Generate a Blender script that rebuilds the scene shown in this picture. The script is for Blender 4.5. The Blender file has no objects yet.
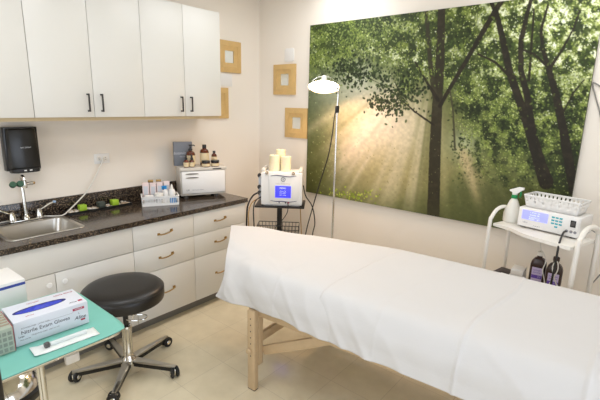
import bpy, bmesh, math, random
import numpy as np
from mathutils import Vector, Matrix, noise
C = bpy.context.scene.collection
S = bpy.context.scene
R = math.radians
random.seed(7)

# ------------------------------------------------------------------ materials
def lin(c):
    c /= 255.0
    return c / 12.92 if c <= 0.04045 else ((c + 0.055) / 1.055) ** 2.4
def col(h):
    return (lin(int(h[0:2], 16)), lin(int(h[2:4], 16)), lin(int(h[4:6], 16)), 1)
def mat(name, h, rough=0.5, metal=0.0, var=0.04, scale=18, bump=0.0, bscale=60, **kw):
    m = bpy.data.materials.new(name); m.use_nodes = True
    nt = m.node_tree; b = nt.nodes['Principled BSDF']
    c = col(h)
    b.inputs['Roughness'].default_value = rough; b.inputs['Metallic'].default_value = metal
    for k, v in kw.items():
        b.inputs[k.replace('_', ' ')].default_value = v
    tc = nt.nodes.new('ShaderNodeTexCoord')
    n = nt.nodes.new('ShaderNodeTexNoise'); n.inputs['Scale'].default_value = scale; n.inputs['Detail'].default_value = 4
    nt.links.new(tc.outputs['Object'], n.inputs['Vector'])
    r = nt.nodes.new('ShaderNodeMix'); r.data_type = 'RGBA'
    r.inputs[6].default_value = tuple(x * (1 - var) for x in c[:3]) + (1,)
    r.inputs[7].default_value = tuple(min(1, x * (1 + var)) for x in c[:3]) + (1,)
    nt.links.new(n.outputs['Fac'], r.inputs[0]); nt.links.new(r.outputs[2], b.inputs['Base Color'])
    if bump:
        n2 = nt.nodes.new('ShaderNodeTexNoise'); n2.inputs['Scale'].default_value = bscale; n2.inputs['Detail'].default_value = 3
        nt.links.new(tc.outputs['Object'], n2.inputs['Vector'])
        bp = nt.nodes.new('ShaderNodeBump'); bp.inputs['Strength'].default_value = bump; bp.inputs['Distance'].default_value = 0.01
        nt.links.new(n2.outputs['Fac'], bp.inputs['Height']); nt.links.new(bp.outputs['Normal'], b.inputs['Normal'])
    return m
def emis(name, h, strength):
    m = mat(name, h, 0.4, var=0.0)
    b = m.node_tree.nodes['Principled BSDF']
    b.inputs['Emission Color'].default_value = col(h); b.inputs['Emission Strength'].default_value = strength
    return m

M = {}
M['wall'] = mat('wall_paint', 'F1E8DB', 0.6, var=0.015, scale=3, bump=0.05, bscale=220)
M['ceil'] = mat('ceiling_paint', 'F4F1EA', 0.8, var=0.01)
M['trim'] = mat('grey_vinyl_trim', '7E786F', 0.5)
M['cab'] = mat('white_laminate', 'DBD8D0', 0.35, var=0.01, scale=4)
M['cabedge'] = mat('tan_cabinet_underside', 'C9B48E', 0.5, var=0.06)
M['gap'] = mat('dark_gap', '5A5349', 0.8)
M['toe'] = mat('grey_toe_kick', '7B776F', 0.5)
M['black'] = mat('black_plastic', '141414', 0.28, var=0.1)
M['blackm'] = mat('black_metal', '1A1816', 0.4, var=0.1)
M['rubber'] = mat('black_rubber', '1C1B1A', 0.6)
M['brass'] = mat('antique_brass', 'A98A55', 0.3, 0.9)
M['chrome'] = mat('chrome', 'D8D6D0', 0.12, 1.0, var=0.02)
M['steel'] = mat('brushed_steel', 'C0BCB4', 0.28, 1.0, var=0.05)
M['vinylblk'] = mat('black_vinyl', '1B1816', 0.36, var=0.1, bump=0.08, bscale=300)
M['oak'] = mat('pale_wood_frame', 'D3AF72', 0.5, var=0.12, scale=25)
M['bench'] = mat('beech_wood', 'CBB08A', 0.45, var=0.12, scale=20)
M['mirror'] = mat('mirror_glass', 'E8ECE8', 0.25, 0.55, var=0.0)
M['white'] = mat('white_plastic', 'ECEAE6', 0.35, var=0.01)
M['whitem'] = mat('white_enamel', 'EBE6DC', 0.3, var=0.01)
M['card'] = mat('white_card', 'EAE7E2', 0.7, var=0.01)
M['paper'] = mat('exam_paper', 'D6D4D2', 0.75, var=0.012, scale=6, bump=0.06, bscale=90)
M['pad'] = mat('cream_vinyl', 'DED6C8', 0.4)
M['greywht'] = mat('warm_grey_plastic', 'CFC8BC', 0.4, var=0.02)
M['dkgrey'] = mat('dark_grey_plastic', '4C4A48', 0.4)
M['bluegrey'] = mat('slate_card', '75787F', 0.6)
M['amber'] = mat('amber_glass', '5A2408', 0.1, var=0.15, Coat_Weight=0.5)
M['label'] = mat('cream_label', 'DCC9A2', 0.6)
M['lime'] = mat('lime_wax', '9DC030', 0.5, var=0.1)
M['slate'] = mat('dark_green_wax', '434A42', 0.55)
M['pebble'] = mat('brown_pebble', 'A8937C', 0.6, var=0.3, scale=90)
M['pinkcard'] = mat('pale_pink_card', 'E3CFCB', 0.6)
M['greycard'] = mat('pale_grey_card', 'C9CBD0', 0.6)
M['blue'] = mat('cobalt_blue', '1E86C8', 0.4)
M['ink'] = mat('dark_ink', '3A3A40', 0.6)
M['greyink'] = mat('grey_ink', '8B8B90', 0.6)
M['redink'] = mat('crimson_ink', 'B02B4A', 0.6)
M['navy'] = mat('navy_stripe', '35479A', 0.5)
M['nitrile'] = mat('blue_nitrile', '2437B8', 0.45, var=0.3, scale=40, bump=0.4, bscale=50)
M['glovebox'] = mat('glove_box_card', 'DDE0E8', 0.5, var=0.01)
M['teal'] = mat('turquoise_drape', '7CC2B3', 0.6, var=0.04, bump=0.06)
M['tealbtn'] = mat('teal_button', '2FA7B4', 0.4)
M['pouch'] = mat('sterile_pouch', 'E9EDE9', 0.3, var=0.02, bump=0.2, bscale=50)
M['syringe'] = mat('frosted_plastic', 'DDE2E0', 0.2, var=0.02)
M['wax'] = mat('cream_wax', 'F5EAC8', 0.5, var=0.03, Subsurface_Weight=0.2)
M['lcdblue'] = emis('blue_screen', '3B3CF0', 0.9)
M['lcdpale'] = emis('pale_blue_screen', '8F93F5', 0.75)
M['lcdtext'] = emis('screen_text', 'C8D0FF', 0.9)
M['green'] = mat('green_plastic', '0E8A4A', 0.4)
M['dkgreen'] = mat('dark_green_cap', '0F4A2C', 0.35)
M['bottlew'] = mat('translucent_white_plastic', 'DFDDD4', 0.35, var=0.02)
M['brownp'] = mat('brown_plastic', '35231C', 0.3, var=0.08)
M['lilac'] = mat('lilac_label', 'CDBFE0', 0.5)
M['violet'] = mat('violet_print', '6A4BB0', 0.5)
M['lampshade'] = mat('white_lamp_enamel', 'F2EBDD', 0.3)
M['bulb'] = emis('lit_bulb', 'FFD2A6', 48)
M['bluetip'] = mat('pale_blue_tip', '9DB7D6', 0.3)
M['cordw'] = mat('white_cord', 'DDD8CE', 0.5)
M['cordg'] = mat('grey_cord', '8D8A84', 0.5)
M['cordt'] = mat('tan_cord', 'B9955E', 0.5)
M['diff'] = emis('light_diffuser', 'F6F8FF', 1.5)
M['sky'] = emis('daylight_pane', 'DDE8FF', 1.2)  # glow for the panes of the added, unseen windows

def granite():
    m = mat('speckled_granite', '2B2622', 0.13, var=0.1)
    nt = m.node_tree; b = nt.nodes['Principled BSDF']
    tc = nt.nodes.new('ShaderNodeTexCoord')
    v = nt.nodes.new('ShaderNodeTexVoronoi'); v.inputs['Scale'].default_value = 170
    n = nt.nodes.new('ShaderNodeTexNoise'); n.inputs['Scale'].default_value = 120; n.inputs['Detail'].default_value = 5
    nt.links.new(tc.outputs['Object'], v.inputs['Vector']); nt.links.new(tc.outputs['Object'], n.inputs['Vector'])
    mx = nt.nodes.new('ShaderNodeMath'); mx.operation = 'MULTIPLY'
    sp = nt.nodes.new('ShaderNodeSeparateColor'); nt.links.new(v.outputs['Color'], sp.inputs[0])
    nt.links.new(sp.outputs[0], mx.inputs[0]); nt.links.new(n.outputs['Fac'], mx.inputs[1])
    cr = nt.nodes.new('ShaderNodeValToRGB')
    e = cr.color_ramp.elements
    e[0].position = 0.12; e[0].color = col('1D1916'); e[1].position = 0.5; e[1].color = col('7E6C58')
    k = e.new(0.33); k.color = col('3A312A')
    nt.links.new(mx.outputs[0], cr.inputs[0]); nt.links.new(cr.outputs[0], b.inputs['Base Color'])
    return m
M['granite'] = granite()

def floor_mat():
    m = mat('cream_vinyl_tile', 'CFC2A4', 0.11, var=0.0)
    nt = m.node_tree; b = nt.nodes['Principled BSDF']
    tc = nt.nodes.new('ShaderNodeTexCoord')
    br = nt.nodes.new('ShaderNodeTexBrick'); br.offset = 0.0; br.squash = 1.0
    br.inputs['Scale'].default_value = 1.0; br.inputs['Brick Width'].default_value = 0.34; br.inputs['Row Height'].default_value = 0.34
    br.inputs['Mortar Size'].default_value = 0.0016; br.inputs['Mortar Smooth'].default_value = 0.3
    br.inputs['Color1'].default_value = col('E6DABC'); br.inputs['Color2'].default_value = col('E3D6B7'); br.inputs['Mortar'].default_value = col('CCBFA3')
    nt.links.new(tc.outputs['Object'], br.inputs['Vector'])
    n = nt.nodes.new('ShaderNodeTexNoise'); n.inputs['Scale'].default_value = 9; n.inputs['Detail'].default_value = 8
    nt.links.new(tc.outputs['Object'], n.inputs['Vector'])
    mx = nt.nodes.new('ShaderNodeMix'); mx.data_type = 'RGBA'; mx.blend_type = 'MULTIPLY'; mx.inputs[0].default_value = 0.5
    cr = nt.nodes.new('ShaderNodeValToRGB'); cr.color_ramp.elements[0].position = 0.3; cr.color_ramp.elements[0].color = (.80, .78, .74, 1); cr.color_ramp.elements[1].position = 0.7
    nt.links.new(n.outputs['Fac'], cr.inputs[0])
    nt.links.new(br.outputs['Color'], mx.inputs[6]); nt.links.new(cr.outputs[0], mx.inputs[7]); nt.links.new(mx.outputs[2], b.inputs['Base Color'])
    n2 = nt.nodes.new('ShaderNodeTexNoise'); n2.inputs['Scale'].default_value = 5; n2.inputs['Detail'].default_value = 2
    nt.links.new(tc.outputs['Object'], n2.inputs['Vector'])
    bp = nt.nodes.new('ShaderNodeBump'); bp.inputs['Strength'].default_value = 0.06; bp.inputs['Distance'].default_value = 0.02
    nt.links.new(n2.outputs['Fac'], bp.inputs['Height']); nt.links.new(bp.outputs['Normal'], b.inputs['Normal'])
    return m
M['floor'] = floor_mat()

# ------------------------------------------------------------------ mesh builder
class MB:
    def __init__(s): s.bm = bmesh.new()
    def _merge(s, tb, mi, X):
        if X is not None: bmesh.ops.transform(tb, matrix=X, verts=tb.verts)
        bmesh.ops.recalc_face_normals(tb, faces=tb.faces)
        for f in tb.faces: f.material_index = mi
        me = bpy.data.meshes.new('tmp'); tb.to_mesh(me); tb.free(); s.bm.from_mesh(me); bpy.data.meshes.remove(me)
        return s
    def box(s, x0, x1, y0, y1, z0, z1, bev=0.0, mi=0, X=None, seg=2):
        tb = bmesh.new(); bmesh.ops.create_cube(tb, size=1)
        for v in tb.verts:
            v.co = Vector((x0 if v.co.x < 0 else x1, y0 if v.co.y < 0 else y1, z0 if v.co.z < 0 else z1))
        if bev: bmesh.ops.bevel(tb, geom=tb.edges[:], offset=bev, segments=seg, affect='EDGES', profile=0.5)
        return s._merge(tb, mi, X)
    def prism(s, poly, z0, z1, bev=0.0, mi=0, X=None, seg=2, top=None):
        tb = bmesh.new(); n = len(poly); top = top or poly
        a = [tb.verts.new((p[0], p[1], z0)) for p in poly]; b = [tb.verts.new((p[0], p[1], z1)) for p in top]
        tb.faces.new(a[::-1]); tb.faces.new(b)
        for i in range(n): tb.faces.new((a[i], a[(i + 1) % n], b[(i + 1) % n], b[i]))
        if bev:
            ed = [e for e in tb.edges if abs(e.verts[0].co.z - e.verts[1].co.z) < 1e-6]
            bmesh.ops.bevel(tb, geom=ed, offset=bev, segments=seg, affect='EDGES', profile=0.5)
        return s._merge(tb, mi, X)
    def lathe(s, prof, c=(0, 0, 0), seg=32, mi=0, X=None, sx=1, sy=1):
        tb = bmesh.new(); rings = []
        for r, z in prof:
            if r < 1e-6: rings.append([tb.verts.new((0, 0, z))])
            else: rings.append([tb.verts.new((r * sx * math.cos(2 * math.pi * i / seg), r * sy * math.sin(2 * math.pi * i / seg), z)) for i in range(seg)])
        for A, B in zip(rings, rings[1:]):
            for i in range(seg):
                j = (i + 1) % seg
                if len(A) == 1 and len(B) == 1: continue
                if len(A) == 1: tb.faces.new((A[0], B[i], B[j]))
                elif len(B) == 1: tb.faces.new((A[i], B[0], A[j]))
                else: tb.faces.new((A[i], B[i], B[j], A[j]))
        T = Matrix.Translation(Vector(c))
        return s._merge(tb, mi, (X @ T) if X is not None else T)
    def tube(s, pts, r, seg=10, mi=0, X=None, closed=False, flat=1.0):
        pts = [Vector(p) for p in pts]; n = len(pts)
        rad = r if isinstance(r, (list, tuple)) else [r] * n
        tb = bmesh.new(); rings = []; up = None
        for i, p in enumerate(pts):
            a = pts[(i - 1) % n] if (closed or i > 0) else pts[i]; b = pts[(i + 1) % n] if (closed or i < n - 1) else pts[i]
            t = (b - a).normalized()
            if up is None:
                up = Vector((0, 0, 1)) if abs(t.z) < 0.9 else Vector((1, 0, 0))
            sd = t.cross(up).normalized(); up = sd.cross(t).normalized()
            rings.append([tb.verts.new(p + rad[i] * (math.cos(2 * math.pi * k / seg) * sd + flat * math.sin(2 * math.pi * k / seg) * up)) for k in range(seg)])
        m = n if closed else n - 1
        for i in range(m):
            A, B = rings[i], rings[(i + 1) % n]
            for k in range(seg): tb.faces.new((A[k], A[(k + 1) % seg], B[(k + 1) % seg], B[k]))
        if not closed: tb.faces.new(rings[0][::-1]); tb.faces.new(rings[-1])
        return s._merge(tb, mi, X)
    def grid(s, rows, mi=0):
        tb = bmesh.new(); V = [[tb.verts.new(p) for p in r] for r in rows]
        for A, B in zip(V, V[1:]):
            for i in range(len(A) - 1): tb.faces.new((A[i], A[i + 1], B[i + 1], B[i]))
        return s._merge(tb, mi, None)
    def build(s, name, mats, parent=None, angle=35):
        me = bpy.data.meshes.new(name); s.bm.to_mesh(me); s.bm.free()
        for m in (mats if isinstance(mats, (list, tuple)) else [mats]): me.materials.append(M[m] if isinstance(m, str) else m)
        me.shade_smooth(); me.set_sharp_from_angle(angle=R(angle))
        o = bpy.data.objects.new(name, me); C.objects.link(o)
        if parent: o.parent = parent
        return o
def spline(pts, n=8, closed=False):
    P = [Vector(p) for p in pts]; out = []
    m = len(P) if closed else len(P) - 1
    for i in range(m):
        p0 = P[i - 1] if (closed or i > 0) else P[0] * 2 - P[1]
        p1 = P[i]; p2 = P[(i + 1) % len(P)]
        p3 = P[(i + 2) % len(P)] if (closed or i + 2 < len(P)) else P[-1] * 2 - P[-2]
        for k in range(n):
            t = k / n
            out.append(0.5 * ((2 * p1) + (-p0 + p2) * t + (2 * p0 - 5 * p1 + 4 * p2 - p3) * t * t + (-p0 + 3 * p1 - 3 * p2 + p3) * t ** 3))
    if not closed: out.append(P[-1])
    return out
def rrect(x0, x1, y0, y1, r, n=5):
    out = []
    for cx, cy, a in ((x1 - r, y1 - r, 0), (x0 + r, y1 - r, 90), (x0 + r, y0 + r, 180), (x1 - r, y0 + r, 270)):
        for k in range(n + 1):
            t = R(a + 90 * k / n); out.append((cx + r * math.cos(t), cy + r * math.sin(t)))
    return out
def tag(o, label, cat, group=None, kind=None):
    o['label'] = label; o['category'] = cat
    if group: o['group'] = group
    if kind: o['kind'] = kind
    return o
def thing(name, label, cat, loc=(0, 0, 0), rz=0, group=None):
    o = bpy.data.objects.new(name, None); C.objects.link(o); o.empty_display_size = 0.05
    o.location = loc; o.rotation_euler = (0, 0, R(rz))
    return tag(o, label, cat, group)
def struct(o): o['kind'] = 'structure'; return o
def lettering(txt, size, loc, rot, m, parent, name='lettering', shear=0.0, ext=0.0003):
    cu = bpy.data.curves.new(name, 'FONT'); cu.body = txt; cu.size = size; cu.extrude = ext; cu.shear = shear
    cu.align_x = 'CENTER'; cu.align_y = 'CENTER'; cu.resolution_u = 3
    t = bpy.data.objects.new('tmp', cu); C.objects.link(t); bpy.context.view_layer.update()
    me = bpy.data.meshes.new_from_object(t.evaluated_get(bpy.context.evaluated_depsgraph_get()))
    bpy.data.objects.remove(t); me.materials.append(M[m]) if not me.materials else None
    me.materials[0] = M[m]
    o = bpy.data.objects.new(name, me); C.objects.link(o); o.parent = parent; o.location = loc; o.rotation_euler = rot
    return o
FRONT = (R(90), 0, 0)            # reads along +x, faces -y
EAST = (R(90), 0, R(90))         # reads along +y, faces +x
def copy_tree(o, parent=None):
    c = o.copy(); C.objects.link(c)
    if parent: c.parent = parent
    for ch in list(o.children): copy_tree(ch, c)
    return c

# ------------------------------------------------------------------ camera (calibrated from the room's lines)
F_PX, YAW, PITCH, ROLL = 419.02, R(39.585), R(12.960), R(1.3075)
CAM = Vector((3.4058, -3.3731, 1.7707))
fw = Vector((-math.sin(YAW) * math.cos(PITCH), math.cos(YAW) * math.cos(PITCH), -math.sin(PITCH)))
rt = Vector((math.cos(YAW), math.sin(YAW), 0)); upv = rt.cross(fw)
r2 = rt * math.cos(ROLL) + upv * math.sin(ROLL); u2 = upv * math.cos(ROLL) - rt * math.sin(ROLL)
cd = bpy.data.cameras.new('camera'); cam = bpy.data.objects.new('camera', cd); C.objects.link(cam)
cd.sensor_width = 36; cd.lens = F_PX * 36 / 600; cd.clip_start = 0.02
mw = Matrix((r2, u2, -fw)).transposed().to_4x4(); mw.translation = CAM; cam.matrix_world = mw
S.camera = cam

# ------------------------------------------------------------------ room
RX, RY, RH = 5.0, -5.0, 2.85
struct(MB().box(0, RX, RY, 0, -0.1, 0).build('floor', 'floor'))
struct(MB().box(0, RX, RY, 0, RH, RH + 0.1).build('ceiling', 'ceil'))
struct(MB().box(-0.1, 0, RY, 0.1, 0, RH).build('wall_left', 'wall'))
struct(MB().box(0, RX + 0.1, 0, 0.1, 0, RH).build('wall_back', 'wall'))
wr = MB(); wr.box(RX, RX + .1, RY, -4.2, 0, RH).box(RX, RX + .1, -1.6, 0, 0, RH).box(RX, RX + .1, -4.2, -1.6, 0, .4).box(RX, RX + .1, -4.2, -1.6, 2.2, RH)
struct(wr.build('wall_right', 'wall'))
w2 = MB(); w2.box(RX - .01, RX + .08, -4.2, -4.14, .4, 2.2).box(RX - .01, RX + .08, -1.66, -1.6, .4, 2.2).box(RX - .01, RX + .08, -4.14, -1.66, .4, .46).box(RX - .01, RX + .08, -4.14, -1.66, 2.14, 2.2).box(RX - .01, RX + .08, -2.93, -2.87, .46, 2.14)
w2o = struct(w2.build('window_2', 'white')); MB().box(RX + .045, RX + .05, -4.14, -1.66, .46, 2.14).build('pane', 'sky', w2o)  # window added out of view to brighten the cabinet fronts
ld = bpy.data.lights.new('side_daylight', 'AREA'); ld.shape = 'RECTANGLE'; ld.size = 1.66; ld.size_y = 2.4; ld.energy = 18; ld.color = (0.84, 0.92, 1.0)  # added fill light in front of the side window
lo = bpy.data.objects.new('side_daylight', ld); C.objects.link(lo); lo.location = (RX - .02, -2.9, 1.3); lo.rotation_euler = (0, R(90), 0)
wf = MB(); wf.box(-0.1, 1.0, RY - 0.1, RY, 0, RH).box(2.8, RX + 0.1, RY - 0.1, RY, 0, RH).box(1.0, 2.8, RY - 0.1, RY, 0, .5).box(1.0, 2.8, RY - 0.1, RY, 2.2, RH)
struct(wf.build('wall_front', 'wall'))
w1 = MB(); w1.box(1.0, 1.06, RY - 0.08, RY + 0.01, .5, 2.2).box(2.74, 2.8, RY - 0.08, RY + 0.01, .5, 2.2).box(1.06, 2.74, RY - 0.08, RY + 0.01, .5, .56).box(1.06, 2.74, RY - 0.08, RY + 0.01, 2.14, 2.2).box(1.87, 1.93, RY - 0.08, RY + 0.01, .56, 2.14)
win = struct(w1.build('window_1', 'white'))  # unseen window behind the camera, placed and sized as fill light
MB().box(1.06, 2.74, RY - 0.05, RY - 0.045, .56, 2.14).build('pane', 'sky', win)
struct(MB().box(0.012, RX, -0.012, 0, 0, 0.1).build('baseboard_back', 'trim'))
for i, (x, y) in enumerate(((1.45, -2.6), (1.15, -0.75), (3.0, -0.75))):
    t = thing('ceiling_light', ['recessed ceiling light panel over the rolling stool', 'recessed ceiling light panel over the floor lamp', 'recessed ceiling light panel over the white trolley'][i], 'light', (x, y, RH), group='ceiling light panels')
    f = MB()
    for a in ((-.32, .32, -.62, -.6), (-.32, .32, .6, .62), (-.32, -.3, -.6, .6), (.3, .32, -.6, .6)): f.box(*a, -0.02, 0)
    f.build('frame', 'white', t); MB().box(-.3, .3, -.6, .6, -0.012, 0).build('diffuser', 'diff', t)
    ld = bpy.data.lights.new('panel_light', 'AREA'); ld.shape = 'RECTANGLE'; ld.size = 0.6; ld.size_y = 1.2
    ld.energy = [10.5, 8.5, 8.5][i]; ld.color = (0.96, 0.98, 1.0)
    lo = bpy.data.objects.new('panel_light', ld); C.objects.link(lo); lo.location = (x, y, RH - 0.025)
ld = bpy.data.lights.new('window_daylight', 'AREA'); ld.shape = 'RECTANGLE'; ld.size = 1.66; ld.size_y = 1.56; ld.energy = 14; ld.color = (0.84, 0.92, 1.0)  # fill light added at the unseen front window
lo = bpy.data.objects.new('window_daylight', ld); C.objects.link(lo); lo.location = (1.9, RY + 0.02, 1.35); lo.rotation_euler = (R(90), 0, 0)

# ------------------------------------------------------------------ wall cabinets
ZB, ZT = 1.644, 2.528
def bar_handle(x, y, z, L, parent):
    b = MB(); b.box(x + 0.022, x + 0.032, y - 0.005, y + 0.005, z - L / 2, z + L / 2, 0.002)
    for s in (-1, 1): b.box(x, x + 0.024, y - 0.005, y + 0.005, z + s * (L / 2 - 0.006) - 0.005, z + s * (L / 2 - 0.006) + 0.005)
    return b.build('handle', 'blackm', parent)
edges = [(-0.816, -1.202, -1.581), (-1.581, -1.969, -2.355), (-2.355, -2.742, -3.13)]
ulab = ['two-door white wall cabinet at the right end of the row, above the towel warmer',
        'two-door white wall cabinet in the middle of the row, above the outlet',
        'white wall cabinet at the left end of the row, above the black dispenser']
for (a, m, b), lb in zip(edges, ulab):
    t = thing('wall_cabinet', lb, 'cabinet', (0, (a + b) / 2, ZB), group='white wall cabinets')
    oy = (a + b) / 2
    MB().box(0.001, 0.308, b - oy + .0005, a - oy - .0005, 0.0, ZT - ZB).build('body', 'cab', t)
    MB().box(0.001, 0.308, b - oy + .0005, a - oy - .0005, -0.024, -0.0005).build('bottom_rail', 'cabedge', t)  # thin tan strip below the cabinet body
    for (p, q, hy) in ((m, a, m + .052), (b, m, m - .043)):
        d = MB().box(0.310, 0.330, p - oy + .0018, q - oy - .0018, 0.0, ZT - ZB, 0.0012).build('door', 'cab', t)
        bar_handle(0.330, hy - oy, 0.1, 0.125, d)

# ------------------------------------------------------------------ base cabinets
DF = 0.629
def pull(y, z, parent, w=0.135):
    pts = [(DF, y - w / 2 + .012, z - .004), (DF + .018, y - w / 2 + .014, z - .004), (DF + .026, y - w / 4, z - .004), (DF + .028, y, z - .001), (DF + .026, y + w / 4, z + .006), (DF + .018, y + w / 2 - .012, z + .010), (DF, y + w / 2 - .012, z + .010)]
    b = MB(); b.tube(spline(pts, 5), 0.0052, 8)
    b.box(DF - .0005, DF + .003, y - w / 2, y - w / 2 + .024, z - .012, z + .006, .001).box(DF - .0005, DF + .003, y + w / 2 - .024, y + w / 2, z, z + .018, .001)
    return b.build('handle', 'brass', parent)
CT = 0.876
for (b, a, lb) in ((-1.380, -0.805, 'white three-drawer base cabinet at the right end, under the towel warmer'),
                   (-1.9106, -1.380, 'white three-drawer base cabinet behind the black stool, beside the sink cabinet')):
    t = thing('drawer_cabinet', lb, 'cabinet', (0, (a + b) / 2, 0), group='white drawer cabinets'); oy = (a + b) / 2
    MB().box(0.001, DF - .021, b - oy + .0005, a - oy - .0005, 0.1, CT - .001).build('body', 'cab', t)
    MB().box(0.001, DF - .085, b - oy + .0005, a - oy - .0005, 0.0, 0.0995).build('toe_kick', 'toe', t)
    for z0, z1, zh in ((0.6865, CT - .003, 0.775), (0.489, 0.6825, 0.586), (0.102, 0.485, 0.297)):
        d = MB().box(DF - .02, DF, b - oy + .002, a - oy - .002, z0, z1, 0.0012).build('drawer', 'cab', t)
        pull(-0.01 if a > -1 else 0.0, zh, d)
a, b = -1.9106, -2.985
t = thing('sink_cabinet', 'white base cabinet with false front and two knobbed doors under the sink', 'cabinet', (0, (a + b) / 2, 0)); oy = (a + b) / 2
k = MB(); k.box(0.001, 0.02, b - oy + .001, a - oy - .001, 0.1, 0.87).box(0.02, DF - .021, b - oy + .001, b - oy + .02, 0.1, 0.87).box(0.02, DF - .021, a - oy - .02, a - oy - .001, 0.1, 0.87).box(0.02, DF - .021, b - oy + .02, a - oy - .02, 0.1, 0.118)
k.build('body', 'cab', t)
MB().box(0.001, DF - .085, b - oy + .001, a - oy - .001, 0.0, 0.0995).build('toe_kick', 'toe', t)
MB().box(DF - .02, DF, b - oy + .002, a - oy - .002, 0.6885, CT - .003, 0.0012).build('false_front', 'cab', t)
for (p, q, hy) in ((-2.444, a, -2.396), (b, -2.444, -2.488)):
    d = MB().box(DF - .02, DF, p - oy + .0018, q - oy - .0018, 0.102, 0.6835, 0.0012).build('door', 'cab', t)
    MB().lathe([(0.0, 0.024), (.014, .023), (.018, .016), (.014, .008), (.007, .005), (.007, -.0005), (0, -.0005)], X=Matrix.Translation((DF, hy - oy, 0.62)) @ Matrix.Rotation(R(90), 4, 'Y'), seg=20).build('knob', 'white', d)

# ------------------------------------------------------------------ worktop + sink
t = thing('countertop', 'dark speckled granite countertop running along the left wall', 'countertop', (0, -1.9, CT))
k = MB(); oy = -1.9
def cbox(x0, x1, y0, y1): k.box(x0, x1, y0 - oy, y1 - oy, 0.0005, 0.038)
cbox(0.001, 0.644, -2.195, -0.785); cbox(0.001, 0.644, -2.99, -2.63); cbox(0.001, 0.14, -2.63, -2.195); cbox(0.515, 0.644, -2.63, -2.195)
k.build('worktop', 'granite', t)
MB().box(0.001, 0.021, -2.99 - oy, -0.785 - oy, 0.0382, 0.157, .001).build('backsplash', 'granite', t)
t = thing('sink', 'rectangular stainless steel drop-in sink set in the granite', 'sink', (0.3275, -2.4125, 0.914))
k = MB(); out = rrect(-.2025, .2025, -.2325, .2325, .045); inn = rrect(-.178, .178, -.208, .208, .05); bot = rrect(-.15, .15, -.18, .18, .06)
loops = [(out, .0012), (rrect(-.2, .2, -.23, .23, .043), .005), (rrect(-.185, .185, -.215, .215, .047), .005), (inn, .0), (bot, -.16), ]
rows = [[(p[0], p[1], z) for p in L + [L[0]]] for L, z in loops] + [[(p[0] * .12, p[1] * .12, -.168) for p in bot + [bot[0]]]]
k.grid(rows).build('basin', 'steel', t)
MB().lathe([(0, -.163), (.03, -.163), (.034, -.166), (.034, -.170), (0, -.170)], seg=24).build('drain', 'chrome', t)
t = thing('faucet', 'chrome two-handle sink faucet with eyewash head and green caps', 'faucet', (0.078, -2.40, 0.9145))
k = MB(); k.prism(rrect(-.03, .03, -.11, .11, .028), 0, .014, .005); k.build('base_plate', 'chrome', t)
k = MB(); k.lathe([(.022, .014), (.02, .03), (.013, .04), (.0115, .05)]).tube([(0, 0, .045), (-.004, 0, .13), (-.008, 0, .22), (-.012, 0, .262)], .0115, 14)
k.tube(spline([(-.012, 0, .262), (-.008, 0, .30), (.012, 0, .322), (.035, 0, .318), (.05, 0, .295)], 5), .0105, 12); k.build('spout', 'chrome', t)
k = MB(); k.tube([(.045, -.075, .272), (.045, .055, .272)], .011, 12).lathe([(.017, -.02), (.019, .0), (.016, .028), (0, .03)], (.046, 0, .265), 20); h = k.build('eyewash_head', 'chrome', t)
for yy in (-.072, -.03):
    MB().lathe([(0, .024), (.019, .024), (.021, .018), (.021, .002), (.016, -.004), (0, -.004)], X=Matrix.Translation((.048, yy, .272)) @ Matrix.Rotation(R(62), 4, 'Y')).build('cap', 'dkgreen', h)
MB().lathe([(0, .014), (.009, .013), (.011, .005), (.008, -.004), (0, -.004)], (.046, .056, .268), 16).build('knob', 'brass', h)
for s in (-1, 1):
    k = MB(); k.lathe([(.025, .014), (.024, .03), (.019, .055), (.015, .068), (.006, .074), (0, .075)], (0, s * .085, 0), 20)
    k.tube(spline([(0, s * .085, .062), (.004, s * .11, .074), (.010, s * .15, .098), (.014, s * .178, .108)], 5), [.008 + .00012 * i for i in range(16)], 10, flat=.6)
    hd = k.build('lever_handle', 'chrome', t)
    MB().lathe([(0, -.006), (.011, -.006), (.012, .0), (.010, .006), (0, .007)], (.0155, s * .186, .111), 14).build('tip', 'bluetip', hd)

# dispenser
t = thing('towel_dispenser', 'black paper towel dispenser mounted on the left wall above the faucet', 'dispenser', (0.0, -2.370, 1.262))
k = MB(); k.prism(rrect(0.001, 0.07, -.105, .105, .008), 0.012, .308, .006); k.build('back_housing', 'black', t)
k = MB()
tp = [(.068, -.098), (.115, -.085), (.128, -.05), (.132, 0), (.128, .05), (.115, .085), (.068, .098)]
k.prism([(x, y) for x, y in tp], 0.03, .302, .01, seg=3, top=[(.068 + (x - .068) * .72, y * .93) for x, y in tp]); k.build('cover', 'black', t)
k = MB(); k.prism(rrect(.02, .122, -.088, .088, .03), 0.0, .029, .006); lip = k.build('base_lip', 'blackm', t)
for yy in (-.012, .022): MB().box(.122, .1225, yy - .008, yy + .008, .012, .02).build('indicator', 'white', lip)
lettering('san jamar', .017, (.1255, 0.005, .175), (R(84), 0, R(90)), 'greycard', t)
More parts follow.
